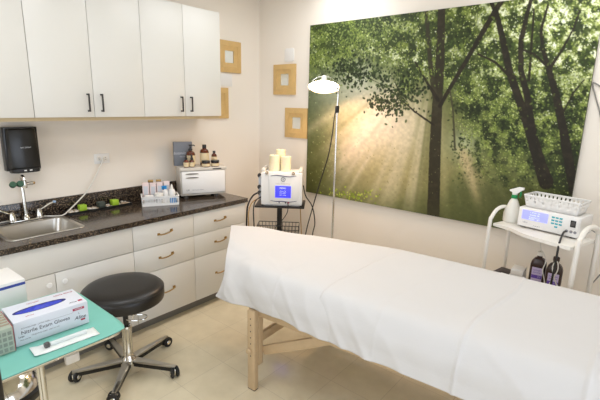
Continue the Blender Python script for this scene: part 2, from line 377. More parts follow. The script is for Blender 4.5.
# outlet + cord
t = thing('wall_outlet', 'white wall outlet plate set sideways above the backsplash', 'outlet', (0.0, -1.795, 1.30))
MB().box(0.0005, 0.006, -.062, .062, -.04, .04, .002).build('cover_plate', 'white', t)
for s in (-1, 1):
    f = MB().prism(rrect(-.018, .018, -.015, .015, .008), 0, .0025, X=Matrix.Translation((.006, s * .026, 0)) @ Matrix.Rotation(R(90), 4, 'Y')).build('receptacle', 'whitem', t)
    k = MB()
    for dz in (-.007, .006): k.box(.0084, .009, s * .026 - .005, s * .026 + .006, dz - .0015, dz + .0015)
    k.build('slot', 'ink', f)
t = thing('power_cord', 'white power cord plugged in the outlet and trailing along the counter to the faucet', 'cord', (0.02, -1.80, 1.29))
MB().box(-.008, .018, -.011, .011, -.012, .012, .004).build('plug', 'cordw', t)
pts = [(.014, -.002, -.006), (.022, -.04, -.06), (.025, -.079, -.128), (.03, -.147, -.222), (.05, -.222, -.282), (.085, -.31, -.335), (.105, -.375, -.3695), (.085, -.43, -.3705), (.04, -.48, -.3705), (.012, -.54, -.3705), (.010, -.62, -.3705), (.010, -.72, -.3705), (.03, -.82, -.3705)]
MB().tube(spline(pts, 6), .0052, 8).build('cable', 'cordw', t)

# pebble tray
t = thing('decor_tray', 'long black tray with pebbles lying against the backsplash', 'tray', (0.105, -1.895, 0.9145), 0)
k = MB(); k.box(-.055, .055, -.25, .25, 0, .006, .001)
for a in ((-.055, -.049, -.25, .25), (.049, .055, -.25, .25), (-.049, .049, -.25, -.244), (-.049, .049, .244, .25)): k.box(*a, .006, .02)
k.build('tray_body', 'black', t)
k = MB(); rnd = random.Random(3)
for i in range(150):
    x, y = rnd.uniform(-.04, .04), rnd.uniform(-.235, .235)
    if any(abs(y - c) < .034 for c in (-.13, .015, .125)): continue
    s = rnd.uniform(.008, .014)
    k.lathe([(0, 0), (s * .8, s * .3), (s, s * .6), (s * .7, s * 1.1), (0, s * 1.25)], (x, y, .006 + rnd.uniform(0, .004)), 7, mi=i % 2)
k.build('pebbles', ['pebble', 'greywht'], t)['kind'] = 'stuff'
for yy, mm, lb in ((-.13, 'lime', 'lime green cube candle at the left end of the pebble tray'), (.015, 'slate', 'dark green cube candle in the middle of the pebble tray'), (.125, 'lime', 'lime green cube candle at the right end of the pebble tray')):
    t2 = thing('cube_candle', lb, 'candle', (.105, -1.895 + yy, .921), rnd.uniform(-8, 8), 'cube candles in the pebble tray')
    MB().box(-.026, .026, -.026, .026, 0, .05, .004).build('wax_block', mm, t2)
    MB().tube([(0, 0, .049), (.001, 0, .056)], .0012, 6).build('wick', 'ink', t2)

# ------------------------------------------------------------------ supply basket and contents
BA = math.degrees(math.atan2(.258, .134))
t = thing('supply_basket', 'white plastic basket of supplies on the counter beside the towel warmer', 'basket', (0.287, -1.463, 0.9145), BA)
k = MB(); W2, D2, H2 = .145, .075, .078
n = 14
k.box(-W2 + .008, W2 - .008, -D2 + .006, D2 - .006, 0, .004)
fl = 1.06
def side(p0, p1, nn):
    p0, p1 = Vector(p0), Vector(p1); L = (p1 - p0); ang = math.atan2(L.y, L.x); X = Matrix.Translation(p0.to_3d()) @ Matrix.Rotation(ang, 4, 'Z')
    l = L.length
    k.box(0, l, -.0015, .0015, 0, .022, X=X); k.box(0, l, -.0015, .0015, .058, H2, X=X); k.box(-.003, l + .003, -.006, .004, H2 - .004, H2 + .002, .0015, X=X)
    for i in range(nn + 1):
        x = l * i / nn; k.box(max(0, x - .004), min(l, x + .004), -.0015, .0015, .02, .06, X=X)
side((-W2, -D2), (W2, -D2), n); side((W2, -D2), (W2, D2), 7); side((W2, D2), (-W2, D2), n); side((-W2, D2), (-W2, -D2), 7)
k.build('basket_body', 'white', t)
def bl(x, y, z=.9190):   # point in the basket's frame -> room
    a = R(BA); return (0.287 + x * math.cos(a) - y * math.sin(a), -1.463 + x * math.sin(a) + y * math.cos(a), z)
for i, (x, w, h, mm, lb) in enumerate(((-.108, .05, .175, 'pinkcard', 'pale pink carton standing at the left back of the supply basket'), (-.05, .048, .17, 'pinkcard', 'pale pink carton second from left at the back of the supply basket'), (.005, .05, .175, 'pinkcard', 'pale pink carton behind the blue-topped bottle in the supply basket'), (.062, .048, .18, 'pinkcard', 'pale pink carton at the right back of the supply basket'))):
    c = thing('carton', lb, 'carton', bl(x, .05), BA, 'pink cartons in the supply basket')
    MB().box(-w / 2, w / 2, -.014, .014, 0, h, .001).build('box', mm, c)
    MB().box(-w / 2 + .008, w / 2 - .008, -.0147, -.0142, .05, h - .03).build('printed_panel', 'greycard', c)
c = thing('pump_bottle', 'small white bottle with a blue nozzle in the supply basket', 'bottle', bl(.045, .0), BA + 20)
MB().lathe([(0, 0), (.024, 0), (.026, .004), (.026, .09), (.02, .108), (.01, .115), (.01, .125), (0, .125)], seg=24).build('bottle_body', 'white', c)
k = MB(); k.lathe([(.013, .122), (.013, .14), (.006, .145), (0, .145)], seg=16); k.box(-.03, .012, -.006, .006, .138, .15, .002); k.box(-.03, -.02, -.005, .005, .118, .14, .002); k.build('nozzle', 'blue', c)
c = thing('jar', 'squat white jar with printed front at the middle front of the supply basket', 'jar', bl(-.012, -.038), BA)
MB().lathe([(0, 0), (.03, 0), (.032, .004), (.032, .07), (.028, .074), (0, .074)], seg=28).build('jar_body', 'white', c)
MB().lathe([(0, .098), (.03, .098), (.0335, .094), (.0335, .076), (0, .076)], seg=28).build('lid', 'whitem', c)
MB().tube([(.0323 * math.cos(R(a)), .0323 * math.sin(R(a)), .045) for a in range(-140, -39, 10)], .002, 6).build('print_band', 'greyink', c)
c = thing('squeeze_bottle', 'white squeeze bottle with tapered top at the right of the supply basket', 'bottle', bl(.098, -.005), BA)
MB().lathe([(0, 0), (.025, 0), (.027, .004), (.027, .1), (.022, .115), (0, .118)], seg=24).build('bottle_body', 'white', c)
MB().lathe([(.014, .116), (.012, .13), (.006, .155), (.004, .16), (0, .16)], seg=16).build('cap', 'whitem', c)
k = MB()
for i in range(5): k.box(-.04 + .002 * i, .04 - .001 * i, -.027, .027, .011 * i + .0005, .011 * i + .0105, .003)
tag(k.build('gauze_stack', 'card'), 'stack of white gauze pads at the left front of the supply basket', 'gauze'); o = bpy.data.objects['gauze_stack']; o.location = bl(-.09, -.035); o.rotation_euler = (0, 0, R(BA))
o.location.z = .944
MB().box(-.045, .045, -.030, .030, -.0249, .0, .001).build('pad_box', 'white', o)
bp = thing('basket_sign', 'x', 'x')
bpy.data.objects.remove(bp)
k = MB()
for i in range(4): k.box(.075 + i * .014, .083 + i * .014, -.0785, -.0769, .02, .062)
k.build('blue_print', 'blue', t)
for i, yy in enumerate((-.03, .03)):
    c = thing('perfume_bottle', ['left gold-capped bottle standing behind the supply basket', 'right gold-capped bottle standing behind the supply basket'][i], 'bottle', bl(-.03 + yy * 1.1, .112, .9145), BA, 'gold-capped bottles behind the basket')
    MB().box(-.02, .02, -.014, .014, 0, .165, .004).build('bottle_body', 'greywht', c)
    MB().box(-.022, .022, -.012, .012, .166, .19, .003).build('cap', 'brass', c)

# ------------------------------------------------------------------ towel warmer and what stands on it
WA = 66.6; wa = R(WA); WO = Vector((0.268, -1.242))
def wl(x, y, z): return (WO.x + x * math.cos(wa) - y * math.sin(wa), WO.y + x * math.sin(wa) + y * math.cos(wa), z)
t = thing('towel_warmer', 'white hot towel cabinet with grey trim at the right end of the counter', 'towel warmer', wl(0, 0, .9145), WA)
k = MB(); k.box(0, .416, .012, .2, .022, .272, .008); k.build('housing', 'greywht', t)
k = MB(); k.box(-.004, .42, -.004, .204, .2725, .279, .003); k.box(-.004, .42, -.008, .012, .25, .2785, .004); tp_ = k.build('top_rim', 'greywht', t)
d = MB().box(.012, .404, -.006, .0115, .045, .247, .006).build('door', 'white', t)
for z in (.222, .188):
    k = MB(); k.prism([(.04 + .062 + .062 * math.cos(R(a)), z + .010 * math.sin(R(a))) for a in range(0, 360, 20)], 0, .0025, X=Matrix.Translation((0, -.006, 0)) @ Matrix.Rotation(R(90), 4, 'X')); g = k.build('handle_recess', 'greywht', d)
    MB().prism([(.04 + .062 + .056 * math.cos(R(a)), z + .002 + .0045 * math.sin(R(a))) for a in range(0, 360, 20)], .0026, .0035, X=Matrix.Translation((0, -.006, 0)) @ Matrix.Rotation(R(90), 4, 'X')).build('grip_slot', 'dkgrey', g)
lettering('UV', .022, (.062, -.0066, .077), FRONT, 'dkgrey', d); lettering('Hot Towel Cabinet', .013, (.15, -.0066, .077), FRONT, 'greyink', d)
k = MB(); k.box(.29, .37, -.0088, -.0082, .257, .268); sw = k.build('control_strip', 'dkgrey', t)
k = MB()
for x in (.05, .33):
    for y in (.035, .16): k.lathe([(0, 0), (.02, 0), (.022, .01), (.02, .0215), (0, .0215)], (x, y, 0), 16)
k.build('feet', 'dkgrey', t)
k = MB(); k.box(.02, .396, .005, .0115, .026, .04, .002); k.build('drip_tray', 'greywht', t)
TZ = .9145 + .2795
c = thing('gift_box', 'tall slate grey box with white script standing behind the amber bottles', 'box', wl(.05, .165, TZ), WA + 2)
MB().box(-.07, .095, -.02, .02, 0, .215, .001).build('box', 'bluegrey', c)
lettering('botanical', .036, (-.012, -.0205, .115), FRONT, 'greycard', c, shear=.3); lettering('skin care', .018, (.01, -.0205, .083), FRONT, 'greycard', c, shear=.3)
def amber_bottle(name, lb, x, y, prof, lab, cap, group, capname='cap', rz=0):
    c = thing(name, lb, 'bottle', wl(x, y, TZ), WA + rz, group)
    MB().lathe(prof, seg=28).build('bottle_body', 'amber', c)
    r, z0, z1 = lab
    MB().lathe([(r, z0), (r + .0006, z0), (r + .0006, z1), (r, z1)], seg=28).build('paper_label', 'label', c)
    return c
for x, lb in ((.062, 'small amber dropper bottle at the far left on the towel warmer'), (.112, 'small amber dropper bottle in front of the amber pump bottle')):
    c = amber_bottle('dropper_bottle', lb, x, .03, [(0, 0), (.021, 0), (.023, .003), (.023, .052), (.017, .062), (.010, .066), (.010, .07), (0, .07)], (.0231, .008, .045), None, 'small amber dropper bottles')
    MB().lathe([(.0125, .068), (.0125, .084), (.008, .086), (.007, .108), (.004, .114), (0, .115)], seg=18).build('dropper', 'black', c)
c = amber_bottle('pump_bottle', 'large amber pump bottle behind the two droppers', .118, .10, [(0, 0), (.037, 0), (.041, .004), (.041, .11), (.034, .128), (.016, .138), (.014, .145), (0, .145)], (.0411, .015, .1), None, 'large amber bottles')
k = MB(); k.lathe([(.018, .142), (.018, .158), (.008, .162), (.006, .18), (.014, .182), (.014, .196), (0, .197)], seg=20); k.tube([(0, 0, .19), (.03, -.015, .19), (.036, -.018, .182)], .005, 8); k.build('pump', 'black', c)
c = amber_bottle('lotion_bottle', 'large amber bottle with black cap at the middle of the towel warmer', .245, .102, [(0, 0), (.037, 0), (.041, .004), (.041, .125), (.034, .145), (.018, .155), (.016, .16), (0, .16)], (.0411, .03, .118), None, 'large amber bottles')
MB().lathe([(.018, .158), (.0185, .162), (.0185, .19), (.016, .192), (0, .192)], seg=24).build('cap', 'black', c)
c = amber_bottle('tonic_bottle', 'small amber bottle standing behind the right-hand jar', .335, .10, [(0, 0), (.023, 0), (.025, .004), (.025, .088), (.019, .103), (.011, .108), (.011, .115), (0, .115)], (.0251, .02, .08), None, None)
MB().lathe([(.013, .112), (.013, .132), (0, .133)], seg=18).build('cap', 'black', c)
for x, lb in ((.235, 'wide black-lidded jar in front of the large capped amber bottle'), (.322, 'wide black-lidded jar at the right end on the towel warmer')):
    c = thing('cream_jar', lb, 'jar', wl(x, .02 if x < .3 else .028, TZ), WA, 'black-lidded jars on the towel warmer')
    MB().lathe([(0, 0), (.034, 0), (.037, .003), (.037, .034), (.033, .036), (0, .036)], seg=28).build('jar_body', 'amber', c)
    MB().lathe([(.0371, .006), (.0377, .006), (.0377, .03), (.0371, .03)], seg=28).build('paper_label', 'label', c)
    MB().lathe([(0, .056), (.036, .056), (.0385, .053), (.0385, .037), (0, .037)], seg=28).build('lid', 'black', c)

# ------------------------------------------------------------------ wall frames and cards
def frame(lb, X):
    t = thing('wall_mirror', lb, 'mirror', group='square wooden mirrors'); t.matrix_world = X
    k = MB(); h, i_ = .152, .058
    o4 = [(-h, -h), (h, -h), (h, h), (-h, h)]; m4 = [(-.1, -.1), (.1, -.1), (.1, .1), (-.1, .1)]; i4 = [(-i_, -i_), (i_, -i_), (i_, i_), (-i_, i_)]
    def ring(a, za, b, zb):
        k.grid([[(p[0], p[1], za) for p in a + [a[0]]], [(p[0], p[1], zb) for p in b + [b[0]]]])
    ring(o4, .0005, o4, .018); ring(o4, .018, m4, .026); ring(m4, .026, m4, .022); ring(m4, .022, i4, .013); ring(i4, .013, i4, .0005)
    k.build('frame', 'oak', t); MB().box(-i_, i_, -i_, i_, .0005, .004).build('mirror_glass', 'mirror', t)
LW = lambda y, z: Matrix.Translation((0, y, z)) @ Matrix(((0, 0, 1, 0), (1, 0, 0, 0), (0, 1, 0, 0), (0, 0, 0, 1)))
BW = lambda x, z: Matrix.Translation((x, 0, z)) @ Matrix(((1, 0, 0, 0), (0, 0, -1, 0), (0, 1, 0, 0), (0, 0, 0, 1)))
frame('square wooden mirror high on the left wall, partly behind the cabinet', LW(-.434, 2.213))
frame('square wooden mirror on the left wall, mostly hidden behind the cabinet corner', LW(-.611, 1.757))
frame('square wooden mirror on the back wall below the white card', BW(.379, 2.009))
frame('square wooden mirror on the back wall touching the forest picture', BW(.5505, 1.573))
tag(MB().box(.0005, .006, -.60, -.397, 1.925, 2.045, .001).build('wall_card', 'card'), 'white square card between the two mirrors on the left wall', 'card', 'white wall cards')
k = MB(); k.prism(rrect(.375, .497, 2.185, 2.315, .02), .0005, .008, .001, X=Matrix(((1, 0, 0, 0), (0, 0, -1, 0), (0, 1, 0, 0), (0, 0, 0, 1))))
tag(k.build('wall_card', 'card'), 'white rounded card above the mirror on the back wall', 'card', 'white wall cards')

# ------------------------------------------------------------------ forest picture: printed canvas
PX0, PX1, PZ0, PZ1, PY = .7209, 3.0485, .8751, 2.5015, -.032
def forest():
    NX, NZ = 560, 392
    xs = np.linspace(PX0, PX1, NX); zs = np.linspace(PZ1, PZ0, NZ)
    Xg, Zg = np.meshgrid(xs, zs)
    U = (Xg - PX0) / (PX1 - PX0); V = (PZ1 - Zg) / (PZ1 - PZ0)
    r_ = np.random.RandomState(5)
    # print layout lives in a 290 x 200 frame on the canvas, laid out with the lens of the reference
    d = np.stack([Xg - CAM.x, np.full_like(Xg, PY) - CAM.y, Zg - CAM.z], -1)
    zc = d @ np.array(fw); px = 300 + F_PX * (d @ np.array(r2)) / zc; py = 200 - F_PX * (d @ np.array(u2)) / zc
    def vnoise(sc, seed):
        q = np.random.RandomState(seed).rand(64, 64)
        a, b = px / sc, py / sc; i, j = np.floor(a).astype(int), np.floor(b).astype(int); f, g = a - i, b - j
        f = f * f * (3 - 2 * f); g = g * g * (3 - 2 * g)
        h = lambda ii, jj: q[ii % 64, jj % 64]
        return (h(i, j) * (1 - f) + h(i + 1, j) * f) * (1 - g) + (h(i, j + 1) * (1 - f) + h(i + 1, j + 1) * f) * g
    def fbm(sc, seed, o=4):
        s = 0; A = 0; w = 1
        for k in range(o): s = s + w * vnoise(sc / 2 ** k, seed + k); A += w; w *= .55
        return s / A
    def c(h): return np.array([int(h[i:i + 2], 16) for i in (0, 2, 4)], float)
    img = np.zeros(px.shape + (3,))
    def mixc(mask, h):
        nonlocal img
        m = np.clip(mask, 0, 1)[..., None]; img = img * (1 - m) + c(h) * m
    sm = lambda a, b, x: (lambda t: t * t * (3 - 2 * t))(np.clip((x - a) / (b - a), 0, 1))
    G = lambda cx, cy, sx, sy: np.exp(-((px - cx) / sx) ** 2 - ((py - cy) / sy) ** 2)
    n1, n2, n3, n4 = fbm(40, 11), fbm(14, 31), fbm(5, 51, 3), fbm(2.6, 71, 2)
    img[:] = c('6B7043')
    mixc(sm(330, 300, px) + G(312, 120, 22, 90) * .7, '4E5A36')
    mixc(G(320, 50, 40, 40) * .8, '5B6A55')
    mixc(G(355, 85, 40, 38), 'B3B9A0')
    mixc(G(375, 135, 52, 50) * 1.05, 'CDC0A0')
    mixc(G(385, 130, 30, 40), 'EADBC6')
    mixc(G(400, 175, 60, 34) * .65, 'B0A06A')
    mixc(sm(180, 240, py) * .8, '565B33')
    mixc(G(470, 175, 30, 40) * .55, 'A79A66')
    mixc(sm(480, 540, px) * sm(100, 170, py) * .85, '4A5226')
    mixc(sm(530, 580, px) * sm(130, 180, py) * .8, '333A1E')
    # light shafts printed in the picture
    sx, sy = 436.0, 45.0
    ang = np.arctan2(px - sx, py - sy); dist = np.hypot(px - sx, py - sy)
    q = np.random.RandomState(9)
    for k in range(26):
        a0 = q.uniform(-1.0, .75); w = q.uniform(.012, .05); s = q.uniform(.25, .6)
        m = np.exp(-((ang - a0) / w) ** 2) * sm(30, 80, dist) * sm(230, 130, dist)
        if a0 > .15: m = m * .6
        if q.rand() < .68: mixc(m * s, 'DDD0B4' if a0 < 0 else 'B5AE82')
        else: mixc(m * s * .8, '6A6B40')
    mixc(np.exp(-((ang + .68) / .10) ** 2) * sm(60, 95, dist) * sm(210, 130, dist) * .8, 'ECDCC8')
    mixc(np.exp(-((ang - .32) / .03) ** 2) * sm(105, 120, dist) * sm(190, 150, dist) * .6, 'D9C39A')
    # canopy base
    n5 = fbm(9, 91, 3)
    can = sm(108, 66, py + (n1 - .5) * 70 + np.where(px < 400, 22 - (px - 310) * .05, 0) - np.clip(px - 430, 0, 170) * .5)
    mixc(can * .92, '4C592A'); mixc(can * sm(.46, .60, n2) * .85, '77863E')
    mixc(can * sm(.52, .36, n5) * .75, '313C1C')
    gapf = (.25 + .75 * sm(440, 540, px) + .5 * G(405, 62, 40, 26)) * sm(150, 70, py - np.clip(px - 500, 0, 90) * .3)
    mixc(sm(.50, .66, n5 * .6 + n3 * .4) * can * gapf, 'D3DAA6'); mixc(sm(.56, .70, n5 * .5 + n3 * .5) * can * gapf, 'F0F2DC')
    rgt = sm(446, 476, px) * sm(205, 140, py + (n1 - .5) * 50) * sm(60, 100, py)
    mixc(rgt * .75, '566331'); mixc(rgt * sm(.50, .66, n3) * .7, '8B9A4C'); mixc(rgt * sm(.50, .36, n5) * .9, '232C14')
    mixc(G(463, 145, 16, 16) * .8, 'B9BE9A'); mixc(np.exp(-((px - 462 - (py - 150) * .28) / 7) ** 2) * sm(140, 155, py) * sm(215, 175, py) * .75, 'CDBB8E')
    mixc(G(314, 180, 24, 42) * .85, '55592A'); mixc(sm(190, 225, py) * sm(330, 400, px) * .5, '62673A')
    mixc(sm(540, 575, px + (n1 - .5) * 30) * sm(125, 165, py) * .8, '262C16')
    gi, gj = np.meshgrid(np.arange(0, NZ, 4), np.arange(0, NX, 4), indexing='ij'); gi = gi.ravel(); gj = gj.ravel()
    flatpx = px[::4, ::4].ravel(); flatpy = py[::4, ::4].ravel()
    fc, fn2, fn5, fn3, fg, fr = (a_[::4, ::4].ravel() for a_ in (can, n2, n5, n3, gapf, rgt))
    def dabs(count, p, cols, rmin, rmax, alpha, seed, asp=(.45, .9)):
        nonlocal img
        q = np.random.RandomState(seed); p = np.clip(p, 0, None); p = p / p.sum()
        idx = q.choice(len(p), count, p=p); cc = [c(h) for h in cols]
        for t in idx:
            i0 = gi[t] + q.uniform(-3, 3); j0 = gj[t] + q.uniform(-3, 3); r = q.uniform(rmin, rmax) * 2; a = q.uniform(0, 3.14); e = q.uniform(*asp); R_ = int(r) + 2
            ia, ib, ja, jb = max(0, int(i0) - R_), min(NZ, int(i0) + R_ + 1), max(0, int(j0) - R_), min(NX, int(j0) + R_ + 1)
            if ia >= ib or ja >= jb: continue
            yy, xx = np.mgrid[ia:ib, ja:jb]; yy = yy - i0; xx = xx - j0
            u = (xx * math.cos(a) + yy * math.sin(a)) / r; v = (-xx * math.sin(a) + yy * math.cos(a)) / (r * e)
            m = (np.clip(1.25 - (u * u + v * v), 0, 1) * alpha)[..., None]
            img[ia:ib, ja:jb] = img[ia:ib, ja:jb] * (1 - m) + cc[q.randint(len(cc))] * q.uniform(.85, 1.12) * m
    X, Y = flatpx, flatpy
    g_ = lambda cx, cy, sx, sy: np.exp(-((X - cx) / sx) ** 2 - ((Y - cy) / sy) ** 2)
    st = lambda a, b, x: np.clip((x - a) / (b - a), 0, 1)
    dk, lt = st(.56, .40, fn5), st(.46, .62, fn5)
    dabs(1800, fc * dk, ['2B3618', '3A4820', '4B5B28'], .7, 1.9, .75, 1)
    dabs(4200, fc * (lt + .25), ['8C9A48', 'A0AE58', '6E7E34', 'B6C06E', '5C6A2C'], .4, 1.15, .75, 2)
    dabs(2300, fc * (fg + .12) * (lt + .2), ['DFE4B8', 'F2F3DE', 'C8D088', 'D6DCA0'], .35, 1.05, .8, 3)
    dabs(1500, fr * dk, ['222B13', '2E391A', '3B4820'], .6, 1.6, .75, 4)
    dabs(2600, fr * (lt + .2), ['6C7B35', '8B9A4C', 'A3AF62', '55642B', 'BCC582'], .35, 1.0, .75, 14)
    lowr = sm(440, 455, px) * sm(575, 535, px) * sm(165, 195, py + (n1 - .5) * 24 - np.clip(px - 470, 0, 100) * .12)
    mixc(lowr * .85, '5F6439'); mixc(np.exp(-((px - 464 - (py - 150) * .26) / 5) ** 2) * sm(145, 160, py) * sm(218, 180, py) * .75, 'C9B68C')
    for o_, w_, s_ in ((18, 4, .35), (34, 6, .3), (-12, 4, .35)): mixc(np.exp(-((px - 464 - o_ - (py - 150) * (.26 + o_ * .012)) / w_) ** 2) * sm(140, 160, py) * sm(222, 180, py) * s_, '8F8F62')
    mixc(G(358, 78, 34, 20) * .35, 'C3C9B8')
    # trunks and limbs
    def limb(pts, dark='2B2519', a=.96):
        m = np.full(px.shape, -9.0)
        for (x0, y0, w0), (x1, y1, w1) in zip(pts, pts[1:]):
            vx, vy = x1 - x0, y1 - y0; L2 = vx * vx + vy * vy
            t = np.clip(((px - x0) * vx + (py - y0) * vy) / L2, 0, 1)
            dd = np.hypot(px - x0 - t * vx, py - y0 - t * vy); w = (w0 + (w1 - w0) * t) / 2
            m = np.maximum(m, w - dd + (n4 - .5) * .8)
        mixc(sm(-.35, .5, m) * a, dark); mixc(sm(-.1, 1.2, m) * sm(.5, .75, n3) * .3 * a, '564A36')
    limb([(433, 222, 13), (434, 190, 12), (435, 150, 11.5), (437, 110, 10.5), (440, 60, 9), (442, 0, 7)], '36311F')
    limb([(437, 110, 6), (431, 70, 5), (427, 20, 4), (426, 0, 3)], '3E3A26')
    limb([(438, 100, 4), (428, 84, 2.6), (415, 62, 1.6)]); limb([(434, 125, 2), (415, 112, 1.6), (402, 100, 1.4), (396, 84, 1)])
    limb([(402, 100, 1.3), (388, 88, 1), (365, 76, .9), (340, 66, .8)], '4A4F34')
    limb([(440, 106, 4), (450, 88, 4), (468, 58, 4.4), (484, 30, 5), (497, 8, 5.5), (502, 0, 5.5)])
    limb([(546, 182, 15), (540, 165, 13), (530, 130, 11), (522, 108, 8.5), (509, 70, 7.5), (503, 40, 6.5), (496, 12, 5), (490, 0, 4)])
    limb([(533, 140, 9), (528, 100, 7), (521, 70, 6), (521, 40, 5.4), (527, 15, 4.4), (531, 0, 3.6)])
    limb([(509, 76, 3), (495, 62, 2.4), (478, 54, 1.8)]); limb([(529, 80, 2.8), (531, 50, 2.4), (534, 10, 2)])
    limb([(574, 190, 11), (563, 128, 9), (556, 95, 8), (549, 70, 6), (543, 50, 4), (541, 30, 3), (548, 5, 2)])
    limb([(549, 70, 3.4), (562, 50, 2.6), (574, 28, 2), (580, 10, 1.5)]); limb([(547, 66, 3), (534, 54, 2.4), (518, 48, 1.8)]); limb([(560, 118, 2.2), (574, 92, 1.8), (584, 80, 1.4)])
    limb([(455, 150, 2), (453, 110, 1.8), (450, 90, 1.4)], '4A4630')
    mixc(sm(185, 225, py) * np.exp(-((px - 433) / 14) ** 2) * .35, '5A5A34')
    # foreground leaves
    dabs(800, fc * lt * st(446, 436, X), ['8B9A4C', '74843A', '3A4820', '55642B'], .6, 1.6, .8, 22)
    dabs(260, fc * st(446, 470, X), ['7C8B40', '66762F', '2E391A'], .6, 1.5, .7, 23)
    dabs(900, g_(355, 72, 16, 13) + g_(392, 100, 14, 14) + g_(378, 104, 9, 6) + g_(345, 66, 10, 5) * .7 + g_(408, 88, 14, 14) * .8 + g_(380, 74, 10, 6) * .5, ['2A351C', '364426', '1F2814', '48562E'], .9, 2.1, .9, 5)
    dabs(900, g_(335, 35, 26, 12) + g_(370, 28, 30, 14), ['46552A', '6B7A3E', '303D1E', '8F9C60'], .7, 1.8, .8, 6)
    dabs(180, g_(325, 150, 16, 45), ['6E7A48', '8A9460', 'B7BB8A'], .5, 1.2, .7, 7)
    dabs(90, g_(355, 196, 18, 5), ['A8BC3C', '8CA630', 'C6D060'], .8, 1.7, .85, 8)
    dabs(160, g_(410, 170, 45, 25), ['C9C08E', '9A9560', '77743F'], .4, .9, .5, 9)
    dabs(300, g_(500, 175, 30, 30), ['7C7E48', '5A6030', '9C9A66'], .4, .9, .5, 11)
    img[:] = np.clip(img * (0.93 + .14 * n4[..., None]), 0, 255); img[:] = 255 * (img / 255) ** 1.14
    v = img / 255.0; L = np.where(v <= .04045, v / 12.92, ((v + .055) / 1.055) ** 2.4)
    verts = np.stack([Xg, np.full_like(Xg, PY), Zg], -1).reshape(-1, 3) - np.array([PX0, 0, PZ0])
    ii, jj = np.meshgrid(np.arange(NZ - 1), np.arange(NX - 1), indexing='ij'); a = ii * NX + jj
    quads = np.stack([a, a + NX, a + NX + 1, a + 1], -1).reshape(-1, 4)
    me = bpy.data.meshes.new('print'); me.vertices.add(len(verts)); me.vertices.foreach_set('co', verts.ravel())
    me.loops.add(quads.size); me.loops.foreach_set('vertex_index', quads.ravel().astype(np.int32))
    me.polygons.add(len(quads)); me.polygons.foreach_set('loop_start', np.arange(0, quads.size, 4, dtype=np.int32))
    me.update(calc_edges=True); me.validate()
    ca = me.color_attributes.new('ink', 'FLOAT_COLOR', 'POINT')
    ca.data.foreach_set('color', np.concatenate([L.reshape(-1, 3), np.ones((NX * NZ, 1))], 1).ravel())
    m = bpy.data.materials.new('printed_canvas'); m.use_nodes = True; nt = m.node_tree; b = nt.nodes['Principled BSDF']
    at = nt.nodes.new('ShaderNodeAttribute'); at.attribute_name = 'ink'; nt.links.new(at.outputs['Color'], b.inputs['Base Color']); b.inputs['Roughness'].default_value = .55
    b.inputs['Specular IOR Level'].default_value = .3
    me.materials.append(m); o = bpy.data.objects.new('print', me); C.objects.link(o); return o
t = thing('forest_picture', 'large canvas picture of sunbeams through forest trees on the back wall', 'picture', (PX0, 0, PZ0))
MB().box(0, PX1 - PX0, PY + .0005, -.001, 0, PZ1 - PZ0).build('canvas_frame', mat('canvas_edge', '3A4228', .7), t)
o = forest(); o.parent = t

# ------------------------------------------------------------------ floor lamp
t = thing('floor_lamp', 'chrome floor lamp with a lit round head in front of the forest picture', 'lamp', (1.30, -.35, 0))
k = MB()
for a in range(0, 360, 72):
    c_, s_ = math.cos(R(a)), math.sin(R(a)); k.tube([(0, 0, .075), (.12 * c_, .12 * s_, .06), (.25 * c_, .25 * s_, .045)], [.016, .013, .01], 8); k.lathe([(0, 0.0), (.012, .005), (.018, .02), (.012, .036), (0, .04)], (.25 * c_, .25 * s_, 0), 10)
k.build('base', 'chrome', t)
MB().tube([(0, 0, .06), (0, 0, 1.0), (-.004, 0, 1.72)], .0095, 12).build('pole', 'chrome', t)
MB().lathe([(.017, 0), (.019, .01), (.019, .05), (.014, .06)], (-.004, 0, 1.70), 14).build('collar', 'blackm', t)
MB().tube(spline([(-.004, 0, 1.74), (0, 0, 1.80), (.0, 0, 1.87), (-.015, .0, 1.91), (-.04, .01, 1.94)], 6), .0085, 10).build('gooseneck', 'chrome', t)
HX = Matrix.Translation((-.155, 0, 1.915)) @ Matrix.Rotation(R(35), 4, 'Z') @ Matrix.Rotation(R(-21), 4, 'X')
k = MB(); k.lathe([(.03, .036), (.07, .030), (.112, .016), (.135, 0), (.138, -.004), (.134, -.002), (.110, .012), (.07, .025), (.03, .031), (0, .031)], seg=40, X=HX); sh = k.build('lamp_shade', 'lampshade', t)
MB().lathe([(0, .105), (.014, .103), (.022, .094), (.025, .08), (.03, .037), (0, .037)], seg=20, X=HX).build('socket_cap', 'lampshade', sh)
k = MB()
for a in range(0, 360, 60): k.tube([HX @ Vector((r_ * math.cos(R(a)), r_ * math.sin(R(a)), z_)) for r_, z_ in ((.022, .095), (.06, .088), (.095, .06), (.118, .025), (.128, .004))], .0018, 6)
k.build('wire_guard', 'chrome', sh)
MB().lathe([(0, -.012), (.05, -.010), (.1, -.004), (.127, .002), (.11, .008), (0, .02)], seg=32, X=HX).build('bulb', 'bulb', t)
pts = [(-.004, -.02, 1.72), (-.012, -.025, 1.66), (-.03, -.02, 1.52), (-.07, -.015, 1.32), (-.155, 0, 1.09), (-.25, .0, .78), (-.31, .0, .56), (-.36, .02, .3), (-.40, .06, .03), (-.35, .12, .006), (-.2, .2, .006)]
MB().tube(spline(pts, 6), .0052, 8).build('cable', 'blackm', t)

